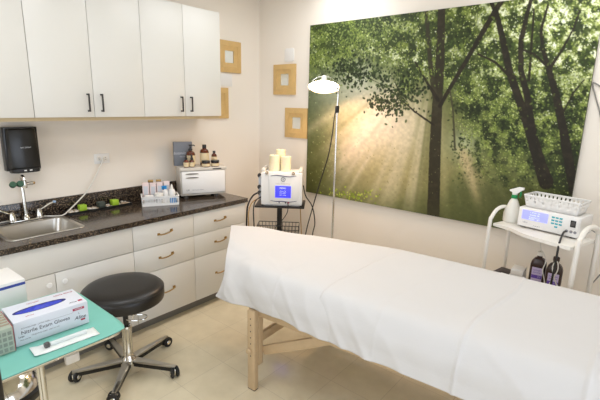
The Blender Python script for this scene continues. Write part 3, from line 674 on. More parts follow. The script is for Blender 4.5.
# ------------------------------------------------------------------ electrotherapy unit on a pole stand
MA = 37.0; ma = R(MA); MO = Vector((.63, -.60))
def ml(x, y, z): return (MO.x + x * math.cos(ma) - y * math.sin(ma), MO.y + x * math.sin(ma) + y * math.cos(ma), z)
STZ = .808
t = thing('pole_stand', 'black pole stand with tray and wire basket beside the counter end', 'stand', ml(.165, .14, 0), MA)
k = MB(); k.box(-.225, .25, -.16, .16, STZ - .016, STZ - .0005, .003).build('tray', 'blackm', t)
MB().tube([(0, 0, .05), (0, 0, STZ - .014)], .026, 16).build('pole', 'blackm', t)
k = MB()
for a in range(18, 360, 72):
    c_, s_ = math.cos(R(a)), math.sin(R(a)); k.tube([(0, 0, .08), (.13 * c_, .13 * s_, .07), (.27 * c_, .27 * s_, .055)], [.024, .02, .014], 8); k.lathe([(0, 0), (.014, .005), (.024, .024), (.014, .044), (0, .05)], (.27 * c_, .27 * s_, 0), 10)
k.build('base', 'blackm', t)
k = MB(); bz0, bz1 = .535, .62
for z in (bz0, bz1): k.tube([(-.2, -.17, z), (.2, -.17, z), (.2, -.026, z), (-.2, -.026, z)], .004, 6, closed=True)
for i in range(13):
    x = -.2 + .4 * i / 12
    k.tube([(x, -.17, bz1), (x, -.17, bz0), (x, -.026, bz0), (x, -.026, bz1)], .0025, 6)
for y in (-.12, -.075):
    k.tube([(-.2, y, bz1), (-.2, y, bz0), (.2, y, bz0), (.2, y, bz1)], .0025, 6)
k.build('wire_basket', 'blackm', t)
t = thing('therapy_machine', 'white treatment machine with blue screen on the black pole stand', 'machine', ml(0, 0, STZ), MA)
W = .39; H = .325
k = MB(); k.prism([(0, 0), (W, 0), (W, .26), (0, .26)], 0.008, H, .012, seg=3); k.box(.02, W - .02, .02, .24, 0, .009)
k.build('housing', 'white', t)
for x in (.0, W - .035): MB().box(x, x + .035, .02, .24, H + .0002, H + .03, .01).build('top_rail', 'whitem', t)
f = MB().box(.075, W - .03, -.006, -.0005, .03, H - .02, .003).build('front_panel', 'white', t)
MB().box(.135, .285, -.0085, -.0062, .085, .20, .001).build('screen', 'lcdblue', f)
lettering('MENU', .022, (.2075, -.0088, .178), FRONT, 'lcdtext', f)
for i, z in enumerate((.15, .132, .112)): lettering(['power 1.0', 'time 20:00', 'start   stop'][i], .014, (.2075, -.0088, z), FRONT, 'lcdtext', f)
lettering('radio frequency', .022, (.2075, -.0063, .222), FRONT, 'greywht', f)
MB().lathe([(.016, 0), (.022, .0), (.022, .0025), (.016, .0025)], X=Matrix.Translation((.21, -.006, .262)) @ Matrix.Rotation(R(90), 4, 'X'), seg=28).build('logo_ring', 'greyink', f)
MB().tube(spline([(.205, -.0064, .262), (.21, -.0064, .27), (.216, -.0064, .262), (.21, -.0064, .254)], 4, True), .002, 6, closed=True).build('logo_mark', 'greyink', f)
k = MB(); k.tube(spline([(.09, -.007, .292), (.14, -.007, .300), (.2, -.007, .296), (.27, -.007, .29), (.335, -.007, .298)], 6), [.002 + .0028 * math.sin(math.pi * i / 24) for i in range(25)], 6)
k.tube(spline([(.09, -.007, .055), (.14, -.007, .048), (.2, -.007, .05), (.27, -.007, .045), (.34, -.007, .056)], 6), [.002 + .0028 * math.sin(math.pi * i / 24) for i in range(25)], 6)
k.build('swoosh', mat('swoosh_ink', '4A4C66', .4), f)
for x, mm in ((.175, 'greyink'), (.235, 'dkgrey'), (.262, 'redink')):
    MB().lathe([(0, .007), (.006, .007), (.008, 0), (0, 0)], X=Matrix.Translation((x, -.006, .03 + .008)) @ Matrix.Rotation(R(90), 4, 'X'), seg=14).build('socket', mm, f)
for x in (.055, .305): MB().lathe([(.011, 0), (.014, .0), (.014, .012), (.008, .012)], X=Matrix.Translation((x, .0, H - .004)) @ Matrix.Rotation(R(90), 4, 'X'), seg=16).build('knob', 'brass', t)
k = MB(); k.box(-.032, -.0015, .04, .2, .05, .27, .008); hl = k.build('probe_holder', 'greycard', t)
for z, y in ((.285, .06), (.175, .05), (.12, .05)):
    k = MB(); k.tube(spline([(-.02, y, z - .03), (-.035, y - .02, z), (-.02, y - .03, z + .02), (-.01, y - .01, z + .005)], 5), .006, 8); k.lathe([(0, -.014), (.012, -.01), (.014, 0), (.01, .012), (0, .014)], (-.026, y - .02, z + .004), 12); k.build('probe', 'dkgrey', hl)
def cable(lb, pts, mm, r=.0055, n=6):
    o = MB().tube(spline(pts, n), r, 8).build('cable', mm); return tag(o, lb, 'cable', 'cables around the treatment machine')
a1 = [Vector(ml(-.035, .05, STZ + .11)), Vector(ml(-.10, .0, STZ + .06)), Vector((.47, -.66, .72)), Vector((.455, -.69, .55)), Vector((.50, -.68, .3)), Vector((.55, -.66, .05)), Vector((.58, -.62, .008)), Vector((.62, -.5, .008))]
dlt = Vector((.22, .02, 0))
pc = [(.60, -.66, .905), (.555, -.70, .88), (.665, -.74, .80), (.70, -.76, .66), (.68, -.74, .4), (.66, -.7, .1), (.68, -.62, .008), (.75, -.55, .008)]
cable('thick black cable looping down left of the treatment machine', [(.585, -.585, .93), (.56, -.64, .90), (.555, -.70, .82), (.557, -.72, .70), (.57, -.73, .5), (.60, -.72, .2), (.63, -.70, .03), (.66, -.66, .009)], 'blackm', .008)
cable('thin tan cable hanging left of the treatment machine', [(.600, -.60, .875), (.57, -.66, .84), (.585, -.72, .76), (.60, -.735, .62), (.61, -.73, .4), (.63, -.69, .1), (.69, -.62, .008)], 'cordt', .005)
cable('black cable hanging close behind the thick cable left of the machine', [(.61, -.57, .89), (.60, -.64, .86), (.63, -.70, .80), (.645, -.71, .66), (.65, -.70, .45), (.66, -.67, .15), (.70, -.60, .009)], 'blackm', .006)
cable('black cable hanging down the right side of the treatment machine', [ml(W + .009, .05, STZ + .20), ml(W + .035, .04, STZ + .1), ml(W + .10, .03, STZ), ml(W + .13, .03, STZ - .16), ml(W + .11, .05, STZ - .30), ml(W + .10, .1, .2), ml(W + .12, .2, .02), ml(W + .2, .25, .008)], 'blackm', .0055)
cable('tan cable hanging straight down behind the treatment machine', [ml(W - .04, .267, STZ + .05), ml(W - .03, .31, STZ - .02), ml(W - .02, .31, STZ - .2), ml(W, .31, .3), ml(W, .31, .012)], 'cordt', .0055)
cable('thin black cable drooping from the front of the machine past the pole', [ml(.255, -.008, STZ + .037), ml(.262, -.035, STZ + .02), ml(.255, -.045, STZ - .05), ml(.21, -.06, STZ - .12), ml(.17, -.045, STZ - .155), ml(.14, .0, STZ - .22)], 'blackm', .004)
for i, (x, y, h, r, lb) in enumerate(((.115, .12, .15, .052, 'cream pillar candle at the left on top of the treatment machine'), (.222, .12, .142, .050, 'cream pillar candle at the right on top of the treatment machine'), (.165, .208, .195, .048, 'tallest cream pillar candle, at the back on top of the treatment machine'))):
    c = thing('pillar_candle', lb, 'candle', ml(x, y, STZ + H + .0005), 0, 'cream pillar candles')
    MB().lathe([(0, 0), (r - .003, 0), (r, .004), (r, h - .005), (r - .004, h), (r * .7, h - .006), (0, h - .008)], seg=28).build('wax', 'wax', c)
    MB().tube([(0, 0, h - .009), (.001, 0, h + .006)], .0015, 6).build('wick', 'ink', c)

# ------------------------------------------------------------------ rolling stool
t = thing('rolling_stool', 'round black rolling stool on a chrome star base in front of the drawers', 'stool', (.956, -2.170, 0), 0)
SZ = .615
k = MB(); k.lathe([(0, SZ), (.15, SZ + .001), (.205, SZ - .002), (.232, SZ - .010), (.246, SZ - .026), (.25, SZ - .045), (.25, SZ - .085), (.246, SZ - .098), (.235, SZ - .103), (0, SZ - .103)], seg=64)
k.build('seat', 'vinylblk', t)
MB().tube([(.2465 * math.cos(R(a)), .2465 * math.sin(R(a)), SZ - .028) for a in range(0, 360, 6)], .0028, 6, closed=True).build('piping', 'vinylblk', t)
k = MB(); k.lathe([(0, .33), (.017, .33), (.017, SZ - .12), (.05, SZ - .11), (.05, SZ - .1035), (0, SZ - .1035)], seg=20); k.build('gas_column', 'blackm', t)
k = MB(); k.lathe([(.024, .335), (.034, .33), (.036, .315), (.033, .31), (.030, .12), (.042, .10), (.05, .085), (.05, .06), (.03, .05), (0, .05)], seg=28); k.build('hub', 'chrome', t)
k = MB(); LX = Matrix.Rotation(R(40), 4, 'Z'); k.tube(spline([(.02, -.03, .385), (.07, -.04, .385), (.125, -.03, .388), (.14, .0, .39), (.125, .03, .388), (.07, .04, .385), (.02, .03, .385)], 6), .0045, 8, X=LX); k.tube([(.06, -.04, .385), (.075, -.02, .47)], .004, 8, X=LX); k.build('height_lever', 'chrome', t)
cst = [(-.14, -.301), (.197, -.215), (.314, .147), (-.049, .326), (-.299, .053)]
for i, a in enumerate((-115.0, -43.0, 29.0, 101.0, 173.0)):
    X = Matrix.Rotation(R(a), 4, 'Z'); L = .325
    k = MB()
    pr = [(.03, -.027), (.12, -.023), (L + .01, -.012), (L + .01, .012), (.12, .023), (.03, .027)]
    k.prism(pr, 0.008, .022, .005, X=X @ Matrix.Translation((0, 0, .068)) @ Matrix.Rotation(R(1.5), 4, 'Y'))
    lg = k.build('leg', 'steel', t)
    MB().prism([(.05, -.0245), (L - .012, -.0115), (L - .012, .0115), (.05, .0245)], 0, .026, X=X @ Matrix.Translation((0, 0, .0495)) @ Matrix.Rotation(R(1.5), 4, 'Y')).build('underside', 'blackm', lg)
    Y = X @ Matrix.Translation((L, 0, 0)) @ Matrix.Rotation(R(55 + 40 * i), 4, 'Z')
    k = MB(); k.tube([(0, 0, .034), (0, 0, .068)], .007, 8, X=Y); k.box(-.026, .02, -.006, .006, .026, .062, .004, X=Y); cs = k.build('caster', 'chrome', lg)
    k = MB()
    for s in (-1, 1):
        k.lathe([(0, .009), (.024, .010), (.034, .007), (.0365, 0), (.034, -.007), (0, -.008)], X=Y @ Matrix.Translation((-.006, s * .0175, .037)) @ Matrix.Rotation(R(90), 4, 'X'), seg=22)
    k.build('wheel', 'rubber', cs)
    for s in (-1, 1): MB().lathe([(0, .0135), (.013, .013), (.016, .0105), (0, .0105)], X=Y @ Matrix.Translation((-.006, s * .0175, .037)) @ Matrix.Rotation(R(-90 * s), 4, 'X'), seg=16).build('hubcap', 'chrome', cs)

# ------------------------------------------------------------------ instrument stand with drape, boxes, syringe
TX0, TX1, TY0, TY1, TZZ = 1.30, 1.868, -3.26, -2.60, .85
t = thing('instrument_stand', 'chrome instrument stand with a rounded tray in the bottom left corner', 'stand', (1.6, -2.93, 0))
k = MB(); ox, oy = 1.6, -2.93
po = rrect(TX0 - ox, TX1 - ox, TY0 - oy, TY1 - oy, .07, 8); pi_ = rrect(TX0 - ox + .012, TX1 - ox - .012, TY0 - oy + .012, TY1 - oy - .012, .06, 8)
lo = [(rrect(TX0 - ox + .02, TX1 - ox - .02, TY0 - oy + .02, TY1 - oy - .02, .055, 8), .828), (rrect(TX0 - ox + .008, TX1 - ox - .008, TY0 - oy + .008, TY1 - oy - .008, .065, 8), .831), (po, .842), (po, .8455), (pi_, .8465), (pi_, .838)]
k.grid([[(p[0], p[1], z) for p in L + [L[0]]] for L, z in lo]); q = rrect(TX0 - ox + .02, TX1 - ox - .02, TY0 - oy + .02, TY1 - oy - .02, .055, 8); k.prism(q, .828, .838)
k.build('tray', 'chrome', t)
MB().tube(spline([(.12, .015, .822), (.16, .015, .820), (.175, .015, .80), (.177, .015, .74), (.177, .015, .08), (.177, .015, .035)], 6), .0135, 14).build('post', 'chrome', t)
k = MB(); k.tube(spline([(-.35, -.28, .03), (.10, -.28, .03), (.177, -.24, .03), (.19, -.1, .03), (.19, .1, .03), (.177, .22, .03), (.10, .26, .03), (-.35, .26, .03)], 6), .014, 12); k.build('base', 'chrome', t)
for p in ((-.33, -.28), (-.33, .26), (.18, -.2), (.18, .18)): MB().lathe([(0, 0), (.014, .0), (.016, .004), (.016, .016), (0, .016)], (p[0], p[1], 0), 12).build('foot', 'rubber', t)
k = MB(); k.box(.236, .258, .078, .128, .790, .8275, .005).box(.20, .236, .09, .115, .806, .8275, .003); k.build('clamp', 'greywht', t)
k = MB(); fp = rrect(TX0 + .002, TX1 - .001, TY0 + .002, TY1 - .002, .06, 8)
NX_, NY_ = 40, 46; rows = []
for i in range(NX_ + 1):
    row = []
    for j in range(NY_ + 1):
        a_, b_ = -1 + 2 * i / NX_, -1 + 2 * j / NY_
        # rounded-square mapping
        x = a_ * math.sqrt(max(0, 1 - .10 * b_ ** 8)); y = b_ * math.sqrt(max(0, 1 - .10 * a_ ** 8))
        X_ = (TX0 + TX1) / 2 + x * (TX1 - TX0 - .002) / 2; Y_ = (TY0 + TY1) / 2 + y * (TY1 - TY0 - .002) / 2
        z = .848 + .0012 * noise.noise(Vector((X_ * 9, Y_ * 9, 0))) * (1 - max(abs(a_), abs(b_)) ** 4)
        if abs(Y_ + 2.775) < .007: z += .0015 * (1 - abs(Y_ + 2.775) / .007)
        row.append((X_, Y_, z))
    rows.append(row)
k.grid(rows); o = k.build('tray_cover', 'teal', None, 60); tag(o, 'turquoise disposable sheet covering the instrument tray', 'sheet')
sm_ = o.modifiers.new('thick', 'SOLIDIFY'); sm_.thickness = .0008; sm_.offset = -1
# glove box
t = thing('glove_box', 'open white box of blue nitrile gloves lying on the turquoise sheet', 'glove box', (1.615, -2.823, .8500), -3.0)
gx0, gx1, gy0, gy1, gh = -.083, .085, -.132, .132, .098
MB().box(gx0, gx1, gy0, gy1, 0, gh, .0012).build('carton', 'glovebox', t)
oval = [(.004 + .026 * math.sin(R(a)) * (1 if True else 1), -.02 + .096 * math.cos(R(a))) for a in range(0, 360, 8)]
op = MB().prism([(x, y) for x, y in oval], gh + .0002, gh + .0012).build('opening', mat('opening_shadow_blue', '16206E', .6), t)
k = MB(); rows = []
for i in range(13):
    row = []
    for j in range(25):
        u, v = -1 + 2 * i / 12, -1 + 2 * j / 24
        w = math.sqrt(max(0, 1 - v * v))
        x = .008 + .020 * u * w; y = -.024 + .085 * v
        row.append((x, y, gh + .001 + (.008 * (1 - u * u) * w) * (.6 + .8 * noise.noise(Vector((x * 60, y * 45, 3))) + .3)))
    rows.append(row)
k.grid(rows).build('glove_bunch', 'nitrile', op, 50)
EX = gx1 + .0004
lettering('Nitrile Exam Gloves', .021, (EX, -.026, .050), EAST, 'ink', t); lettering('POWDER FREE - LATEX FREE', .0075, (EX, -.062, .067), EAST, 'greyink', t); lettering('Large', .009, (EX, -.112, .036), EAST, 'ink', t)
lettering('100 gloves by weight   single use only', .0065, (EX, -.03, .030), EAST, 'greyink', t); lettering('Non-sterile', .0075, (EX, -.10, .022), EAST, 'greyink', t)
MB().box(gx1 + .0002, gx1 + .0007, .073, .117, .072, .082).build('red_badge', 'redink', t)
lettering('NITRILE', .0085, (EX + .0005, .095, .077), EAST, 'glovebox', t)
lettering('Aline', .021, (EX, .098, .038), EAST, 'ink', t, shear=.3); lettering('L', .012, (EX, .095, .058), EAST, 'greyink', t)
MB().box(gx1 + .0002, gx1 + .0007, .10, .117, .022, .029).build('red_badge', 'redink', t)
MB().box(gx1 + .0002, gx1 + .0006, -.02, .075, .066, .0668).build('rule_line', 'greyink', t)
TOP = (0, 0, R(90))
lettering('Nitrile Gloves', .013, (-.055, .085, gh + .0004), TOP, 'redink', t); lettering('Non-Latex', .010, (-.055, -.03, gh + .0004), TOP, 'redink', t)
lettering('Aline', .014, (.055, .085, gh + .0004), TOP, 'ink', t, shear=.3); lettering('pull here', .008, (.055, -.07, gh + .0004), TOP, 'redink', t); MB().box(.047, .062, .106, .122, gh + .0002, gh + .0006).build('red_badge', 'redink', t)
# patterned box
def pat():
    m = mat('grey_square_print', 'A9B3A2', .55)
    return m
t = thing('patterned_box', 'grey-green box printed with rows of squares at the left end of the glove box', 'box', (1.628, -2.990, .8500), -3.0)
MB().box(-.083, .085, -.028, .028, 0, .098, .0012).build('carton', pat(), t)
k = MB()
for iz in range(4):
    for iy in range(3): k.box(.0852, .0857, -.024 + iy * .0165, -.012 + iy * .0165, .008 + iz * .021, .022 + iz * .021)
k.build('printed_squares', mat('dark_square_ink', '8A9086', .5), t)
k = MB()
for i in range(6): k.box(-.075 + i * .024, -.062 + i * .024, -.022, .024, .0982, .0986)
k.build('top_stripes', mat('tan_stripe_ink', '9C8A78', .5), t)
k = MB(); k.box(.0852, .0858, .0262, .028, 0.001, .098); k.box(-.083, .085, .0262, .028, .0982, .0988); k.build('red_border', 'redink', t)
# white carton with blue stripe
t = thing('striped_box', 'white box with a navy stripe behind the glove box, cut by the frame edge', 'box', (1.405, -2.824, .8498), 0)
k = MB(); k.box(-.20, 0, -.15, 0, .0004, .15, .001, X=Matrix.Rotation(R(2), 4, 'Z')); k.build('carton', 'card', t)
k = MB(); k.prism([(.0, -.149), (.0, -.001), (.0006, -.001), (.0006, -.149)], 0.126, .138, X=Matrix.Rotation(R(2), 4, 'Z')); k.build('stripe', 'navy', t)
for i, z in enumerate((.110, .094, .078, .062)): lettering(['sterile gauze sponges', '4 x 4 in  12 ply', 'single use', '200 per box'][i], .011, (.0008, -.075, z), (R(90), 0, R(92)), 'greyink', t)
k = MB(); k.box(-.198, -.002, -.003, -.0005, .15, .1506, X=Matrix.Rotation(R(2), 4, 'Z'))
k.build('lid_flap', 'card', t)
# syringe in pouch
t = thing('syringe_pouch', 'clear white pouch holding a syringe in front of the glove box', 'syringe', (1.785, -2.82, .8502), -4)
k = MB(); rows = []
for i in range(9):
    row = []
    for j in range(25):
        u, v = -1 + 2 * i / 8, -1 + 2 * j / 24
        row.append((.036 * u, .115 * v, .001 + .006 * (1 - u * u) * (1 - v ** 6) + (.005 * max(0, -v - .7) / .3) + .0015 * noise.noise(Vector((u * 3, v * 6, 1)))))
    rows.append(row)
k.grid(rows); po_ = k.build('pouch', 'pouch', t, 60)
md = po_.modifiers.new('thick', 'SOLIDIFY'); md.thickness = .0008; md.offset = 1
MB().tube([(.002, -.055, .012), (.0, .075, .012)], .0095, 14).build('barrel', 'syringe', t)
k = MB(); k.lathe([(0, -.004), (.011, -.004), (.0125, 0), (.011, .012), (.0, .012)], X=Matrix.Translation((.002, -.062, .0135)) @ Matrix.Rotation(R(90), 4, 'X'), seg=18); k.build('plunger_end', 'dkgrey', t)
# steel bin
t = thing('pedal_bin', 'round stainless steel bin with black rim under the instrument stand', 'bin', (1.27, -2.945, 0.0))
MB().lathe([(0, .015), (.165, .015), (.165, .42), (.155, .425), (0, .425)], seg=40).build('body', 'steel', t)
MB().lathe([(.168, .415), (.182, .42), (.185, .435), (.182, .452), (.166, .458), (.166, .415)], seg=40).build('rim', 'black', t)
MB().lathe([(.166, .4585), (.157, .485), (.125, .525), (.07, .552), (0, .560)], seg=40).build('lid', 'chrome', t)
MB().lathe([(0, 0), (.17, 0), (.172, .0148), (0, .0148)], seg=40).build('base_ring', 'black', t)
MB().box(.165, .22, -.025, .025, .006, .014, .003).build('pedal', 'black', t)
# black post at frame edge
t = thing('black_post', 'black upright post standing at the left frame edge beside the instrument tray', 'post', (1.93, -3.092, 0))
MB().tube([(0, 0, .02), (0, 0, 1.25)], .024, 16).build('upright', 'blackm', t)
MB().lathe([(0, 0), (.06, 0), (.055, .015), (.03, .022), (0, .022)], seg=28).build('foot_plate', 'blackm', t)
MB().lathe([(.025, 1.24), (.026, 1.255), (.02, 1.265), (0, 1.268)], seg=20).build('end_cap', 'rubber', t)

# ------------------------------------------------------------------ massage table
def yn(x): return -1.764 + .065 * (x - 1.675)
TA = math.degrees(math.atan(.065)); ta = R(TA); TO = Vector((1.60, yn(1.60) + .45))
def tl(u, v, z): return Vector((TO.x + u * math.cos(ta) - v * math.sin(ta), TO.y + u * math.sin(ta) + v * math.cos(ta), z))
t = thing('treatment_table', 'padded treatment table on pale wooden legs under white paper sheets', 'table', tl(0, 0, 0), TA)
LT = 2.12
k = MB(); k.prism(rrect(0, LT, -.325, .40, .13, 8), .715, .785, .03, seg=3); k.build('padded_top', 'pad', t)
for u0, u1 in ((.03, 1.075), (1.081, LT - .03)):
    k = MB(); k.box(u0, u1, -.415, -.39, .50, .70, .003).box(u0, u1, .39, .415, .50, .70, .003).box(u0, u0 + .025, -.39, .39, .55, .70).box(u1 - .025, u1, -.39, .39, .55, .70).box(u0, u1, -.39, .39, .70, .7145)
    k.build('frame_rail', 'bench', t)
for u, s in ((.085, -1), (.085, 1), (LT - .10, -1), (LT - .10, 1)):
    k = MB(); v0 = s * .44 if s < 0 else .44
    k.box(u - .03, u + .03, v0 - .02, v0 + .02, 0.002, .545, .008)
    for i in range(7): k.lathe([(0, .001), (.0045, .001), (.0045, 0), (0, 0)], X=Matrix.Translation((u + .0, v0 + s * .0203 - .0, .24 + .042 * i)) @ Matrix.Rotation(R(90 if s < 0 else -90), 4, 'X'), seg=10, mi=1)
    lg = k.build('leg', ['bench', 'gap'], t)
    k = MB(); k.box(u - .028, u + .028, (v0 - s * .0435) - .0225, (v0 - s * .0435) + .0225, .16, .549, .005); k.build('upper_leg', 'bench', lg)
    MB().box(u - .028, u + .028, v0 - .018, v0 + .018, .0, .0018).build('foot', 'rubber', lg)
    k = MB(); k.lathe([(0, .02), (.014, .02), (.018, .012), (.014, 0), (0, 0)], X=Matrix.Translation((u - .008, v0 + s * .0205, .275)) @ Matrix.Rotation(R(90 if s < 0 else -90), 4, 'X'), seg=14); k.build('knob', 'bench', lg)
for u, sg in ((.085, 1), (LT - .10, -1)):
    k = MB(); k.box(u - .012, u + .012, -.37, .37, .30, .36, .003); k.build('cross_bar', 'bench', t)
    for v in (-.372, .372):
        A = Vector((u + sg * .03, v, .25)); B = Vector((u + sg * .56, v, .53)); dd = B - A; X = Matrix.Translation(A) @ Matrix.Rotation(-math.atan2(dd.z, dd.x), 4, 'Y')
        MB().box(0, dd.length, -.012, .012, -.028, .028, .003, X=X).build('brace', 'bench', t)
    MB().tube([(u + sg * .012, -.1, .35), (u + sg * .47, -.355, .49)], .0025, 6).build('support_cable', 'steel', t)
k = MB()
for v in (-.416, .416): k.box(1.05, 1.106, v - .002, v + .002, .52, .56)
k.build('hinge', 'brass', t)
k = MB(); k.lathe([(0, .0), (.015, .0), (.015, .012), (0, .014)], X=Matrix.Translation(Vector((.61, -.388, .528))) @ Matrix.Rotation(R(0), 4, 'X'), seg=12); k.build('stop_block', 'blackm', t)
# face cradle under the paper
k = MB(); cr = [(-.30 + .125 * math.cos(R(a)) , -.02 + .15 * math.sin(R(a))) for a in range(0, 360, 12)]
k.prism(cr, .74, .785, .016, seg=3); k.build('face_cradle', 'pad', t)
k = MB()
for v in (-.09, .05): k.tube([(-.28, v, .728), (.06, v, .703), (.10, v, .703)], .011, 8)
k.build('cradle_bar', 'bench', t)

# paper sheets: control rows from far hem, over the top, down to the near hem
def sheet(name, lb, cols, nu, nv, off, folds, seed):
    rows_u = []
    ncol = len(cols); nrow = len(cols[0])
    along = [spline([cols[c_][r_] for c_ in range(ncol)], nu) for r_ in range(nrow)]
    n_s = len(along[0]); out = []
    for i in range(n_s):
        prof = spline([along[r_][i] for r_ in range(nrow)], nv); out.append(prof)
    nr = len(out[0])
    P = [[Vector(p) for p in row] for row in out]
    im, jm = n_s // 2, nr // 3
    flip = (P[im + 1][jm] - P[im - 1][jm]).cross(P[im][jm + 1] - P[im][jm - 1]).z < 0
    Q = []
    for i in range(n_s):
        row = []
        for j in range(nr):
            a_ = P[min(i + 1, n_s - 1)][j] - P[max(i - 1, 0)][j]; b_ = P[i][min(j + 1, nr - 1)] - P[i][max(j - 1, 0)]
            nrm = a_.cross(b_).normalized()
            if flip: nrm = -nrm
            p = P[i][j]; t_ = j / (nr - 1); dr = max(0, (t_ - .62) / .38)
            q = Vector((p.x * 3.2, p.y * 3.2, p.z * 3.2 + seed))
            amp = .003 + .034 * dr
            w = noise.noise(q) * amp
            w += .010 * dr * noise.noise(Vector((p.x * 7, p.z * 2.2, seed + 4)))
            cr_ = abs(noise.noise(Vector((p.x * 5 + p.z * 4, p.y * 5, seed + 9))))
            w += (.010 * dr + .0012) * max(0, .22 - cr_) / .22
            for fx, fh in folds:
                w += fh * max(0, 1 - abs(p.x - fx - .03 * math.sin(p.y * 5)) / .010)
            row.append(p + nrm * (w + off))
        Q.append(row)
    k = MB(); k.grid(Q); o = k.build(name, 'paper', None, 80); tag(o, lb, 'paper sheet', 'white paper sheets on the treatment table')
    md = o.modifiers.new('thick', 'SOLIDIFY'); md.thickness = .0009; md.offset = 0
    return o
def section(x, xf, yf, zf, xb, zb=.535, dz=0.0, bulge=0.0):
    yb = yn(xb) + .004
    f = Vector((xf, yf, zf)); mid = lambda t_, zz: Vector((xf + (xb - xf) * t_, yf + (yb - yf) * t_, zz))
    return [f + Vector((-.0, .035, -.07)), f + Vector((0, .012, -.012)), mid(.06, .803), mid(.35, .806 + dz), mid(.66, .805 + dz), mid(.82, .801 + dz * .5), mid(.94, .776), mid(1.0, .69) + Vector((0, -.006 - bulge, 0)), mid(1.0, .61) + Vector((0, -.016 - bulge, 0)), mid(1.0, zb) + Vector((0, -.018 - bulge, 0))]
c0 = [Vector(p) for p in ((.965, -1.25, .80), (.98, -1.281, .828), (1.03, -1.325, .831), (1.13, -1.42, .830), (1.24, -1.525, .82), (1.30, -1.59, .80), (1.38, -1.675, .765), (1.44, -1.745, .70), (1.455, -1.785, .62), (1.43, -1.785, .56))]
c1 = [Vector(p) for p in ((1.17, -1.09, .76), (1.18, -1.137, .815), (1.21, -1.18, .826), (1.30, -1.35, .824), (1.42, -1.52, .815), (1.47, -1.61, .795), (1.51, -1.70, .76), (1.53, -1.775, .69), (1.535, -1.80, .61), (1.52, -1.795, .558))]
left = [c0, c1, section(0, 1.39, -1.045, .806, 1.66, .555), section(0, 1.60, -.955, .803, 1.86, .562), section(0, 1.83, -.888, .80, 2.02, .565), section(0, 2.15, -.80, .80, 2.2, .558), section(0, 2.5, -.77, .80, 2.54, .55)]
sheet('paper_sheet', 'white paper sheet hanging over the left end of the treatment table', left, 26, 9, .0, [(1.9, .003)], 1.0)
right = [section(0, 2.20, -.80, .80, 2.17, .56), section(0, 2.5, -.775, .80, 2.5, .56), section(0, 2.822, -.75, .795, 2.8, .56), section(0, 3.1, -.73, .79, 3.06, .56), section(0, 3.36, -.715, .787, 3.36, .56), section(0, 3.68, -.70, .785, 3.66, .56)]
sheet('paper_sheet', 'long white creased paper sheet lapping over the right part of the treatment table', right, 34, 9, .0022, [(2.94, .007), (3.40, .007), (2.55, .003)], 5.0)

# ------------------------------------------------------------------ white trolley on the right
TA2 = math.degrees(math.atan2(-.2, .592)); a2 = R(TA2); QO = Vector((2.638, -.40))
def ql(u, v, z): return Vector((QO.x + u * math.cos(a2) - v * math.sin(a2), QO.y + u * math.sin(a2) + v * math.cos(a2), z))
t = thing('utility_trolley', 'white enamel trolley with curved side loops below the forest picture', 'trolley', tuple(QO) + (0,), TA2)
WQ, DQ, ZS = .565, .275, 1.0
for u, r_ in ((0, .0125), (WQ, .0125)):
    pts = [(u, -.02, .06), (u, .0, .55), (u, .01, .98), (u, .025, 1.04), (u, .07, 1.085), (u, .13, 1.10), (u, .19, 1.09), (u, .235, 1.055), (u, .25, 1.0), (u, .255, .55), (u, .265, .06)]
    MB().tube(spline(pts, 6), r_ if u == 0 else .015, 12).build('side_loop', 'whitem', t)
def shelf_poly(u0, u1, bow):
    fr = [(u0 + (u1 - u0) * i / 16, .03 - bow * (1 / (1 + math.exp(-((i / 16) - .35) * 16)))) for i in range(17)]
    return fr + [(u1, DQ - .02), (u0, DQ - .02)]
k = MB(); k.prism(shelf_poly(.013, WQ - .016, .065), ZS - .022, ZS, .004); k.build('top_shelf', 'whitem', t)
k = MB(); k.prism(shelf_poly(.013, WQ - .016, .06), .575, .60, .004); k.build('lower_shelf', 'whitem', t)
k = MB(); k.prism([(.016, .03), (WQ - .018, .03), (WQ - .018, .25), (.016, .25)], .14, .16, .004); k.build('bottom_shelf', 'whitem', t)
for u in (0, WQ):
    for v in (-.02, .265):
        k = MB(); k.tube([(u, v, .05), (u, v, .066)], .008, 8); k.lathe([(0, .011), (.022, .010), (.027, 0), (.022, -.010), (0, -.011)], X=Matrix.Translation((u + .008, v, .0275)) @ Matrix.Rotation(R(90), 4, 'X'), seg=18); k.build('caster', 'dkgrey', t)
# spray bottle
c = thing('spray_bottle', 'white spray bottle with a green collar at the left of the trolley top', 'bottle', (2.742, -.245, 1.0005), TA2 + 10)
MB().lathe([(0, 0), (.052, 0), (.056, .005), (.056, .06), (.05, .085), (.026, .15), (.017, .163), (.015, .17), (0, .17)], seg=32).build('bottle_body', 'bottlew', c)
MB().lathe([(.019, .166), (.02, .17), (.02, .186), (.018, .19), (0, .19)], seg=24).build('collar', 'green', c)
k = MB(); k.prism([(-.014, .19), (.014, .19), (.016, .205), (.055, .232), (.056, .247), (.02, .247), (-.035, .222), (-.034, .212), (-.012, .21)], -.011, .011, .003, X=Matrix.Rotation(R(90), 4, 'X')); k.build('spray_head', 'white', c)
k = MB(); k.prism([(.03, .215), (.042, .222), (.045, .195), (.036, .175), (.03, .178), (.036, .196)], -.006, .006, .001, X=Matrix.Rotation(R(90), 4, 'X')); k.build('trigger', 'green', c)
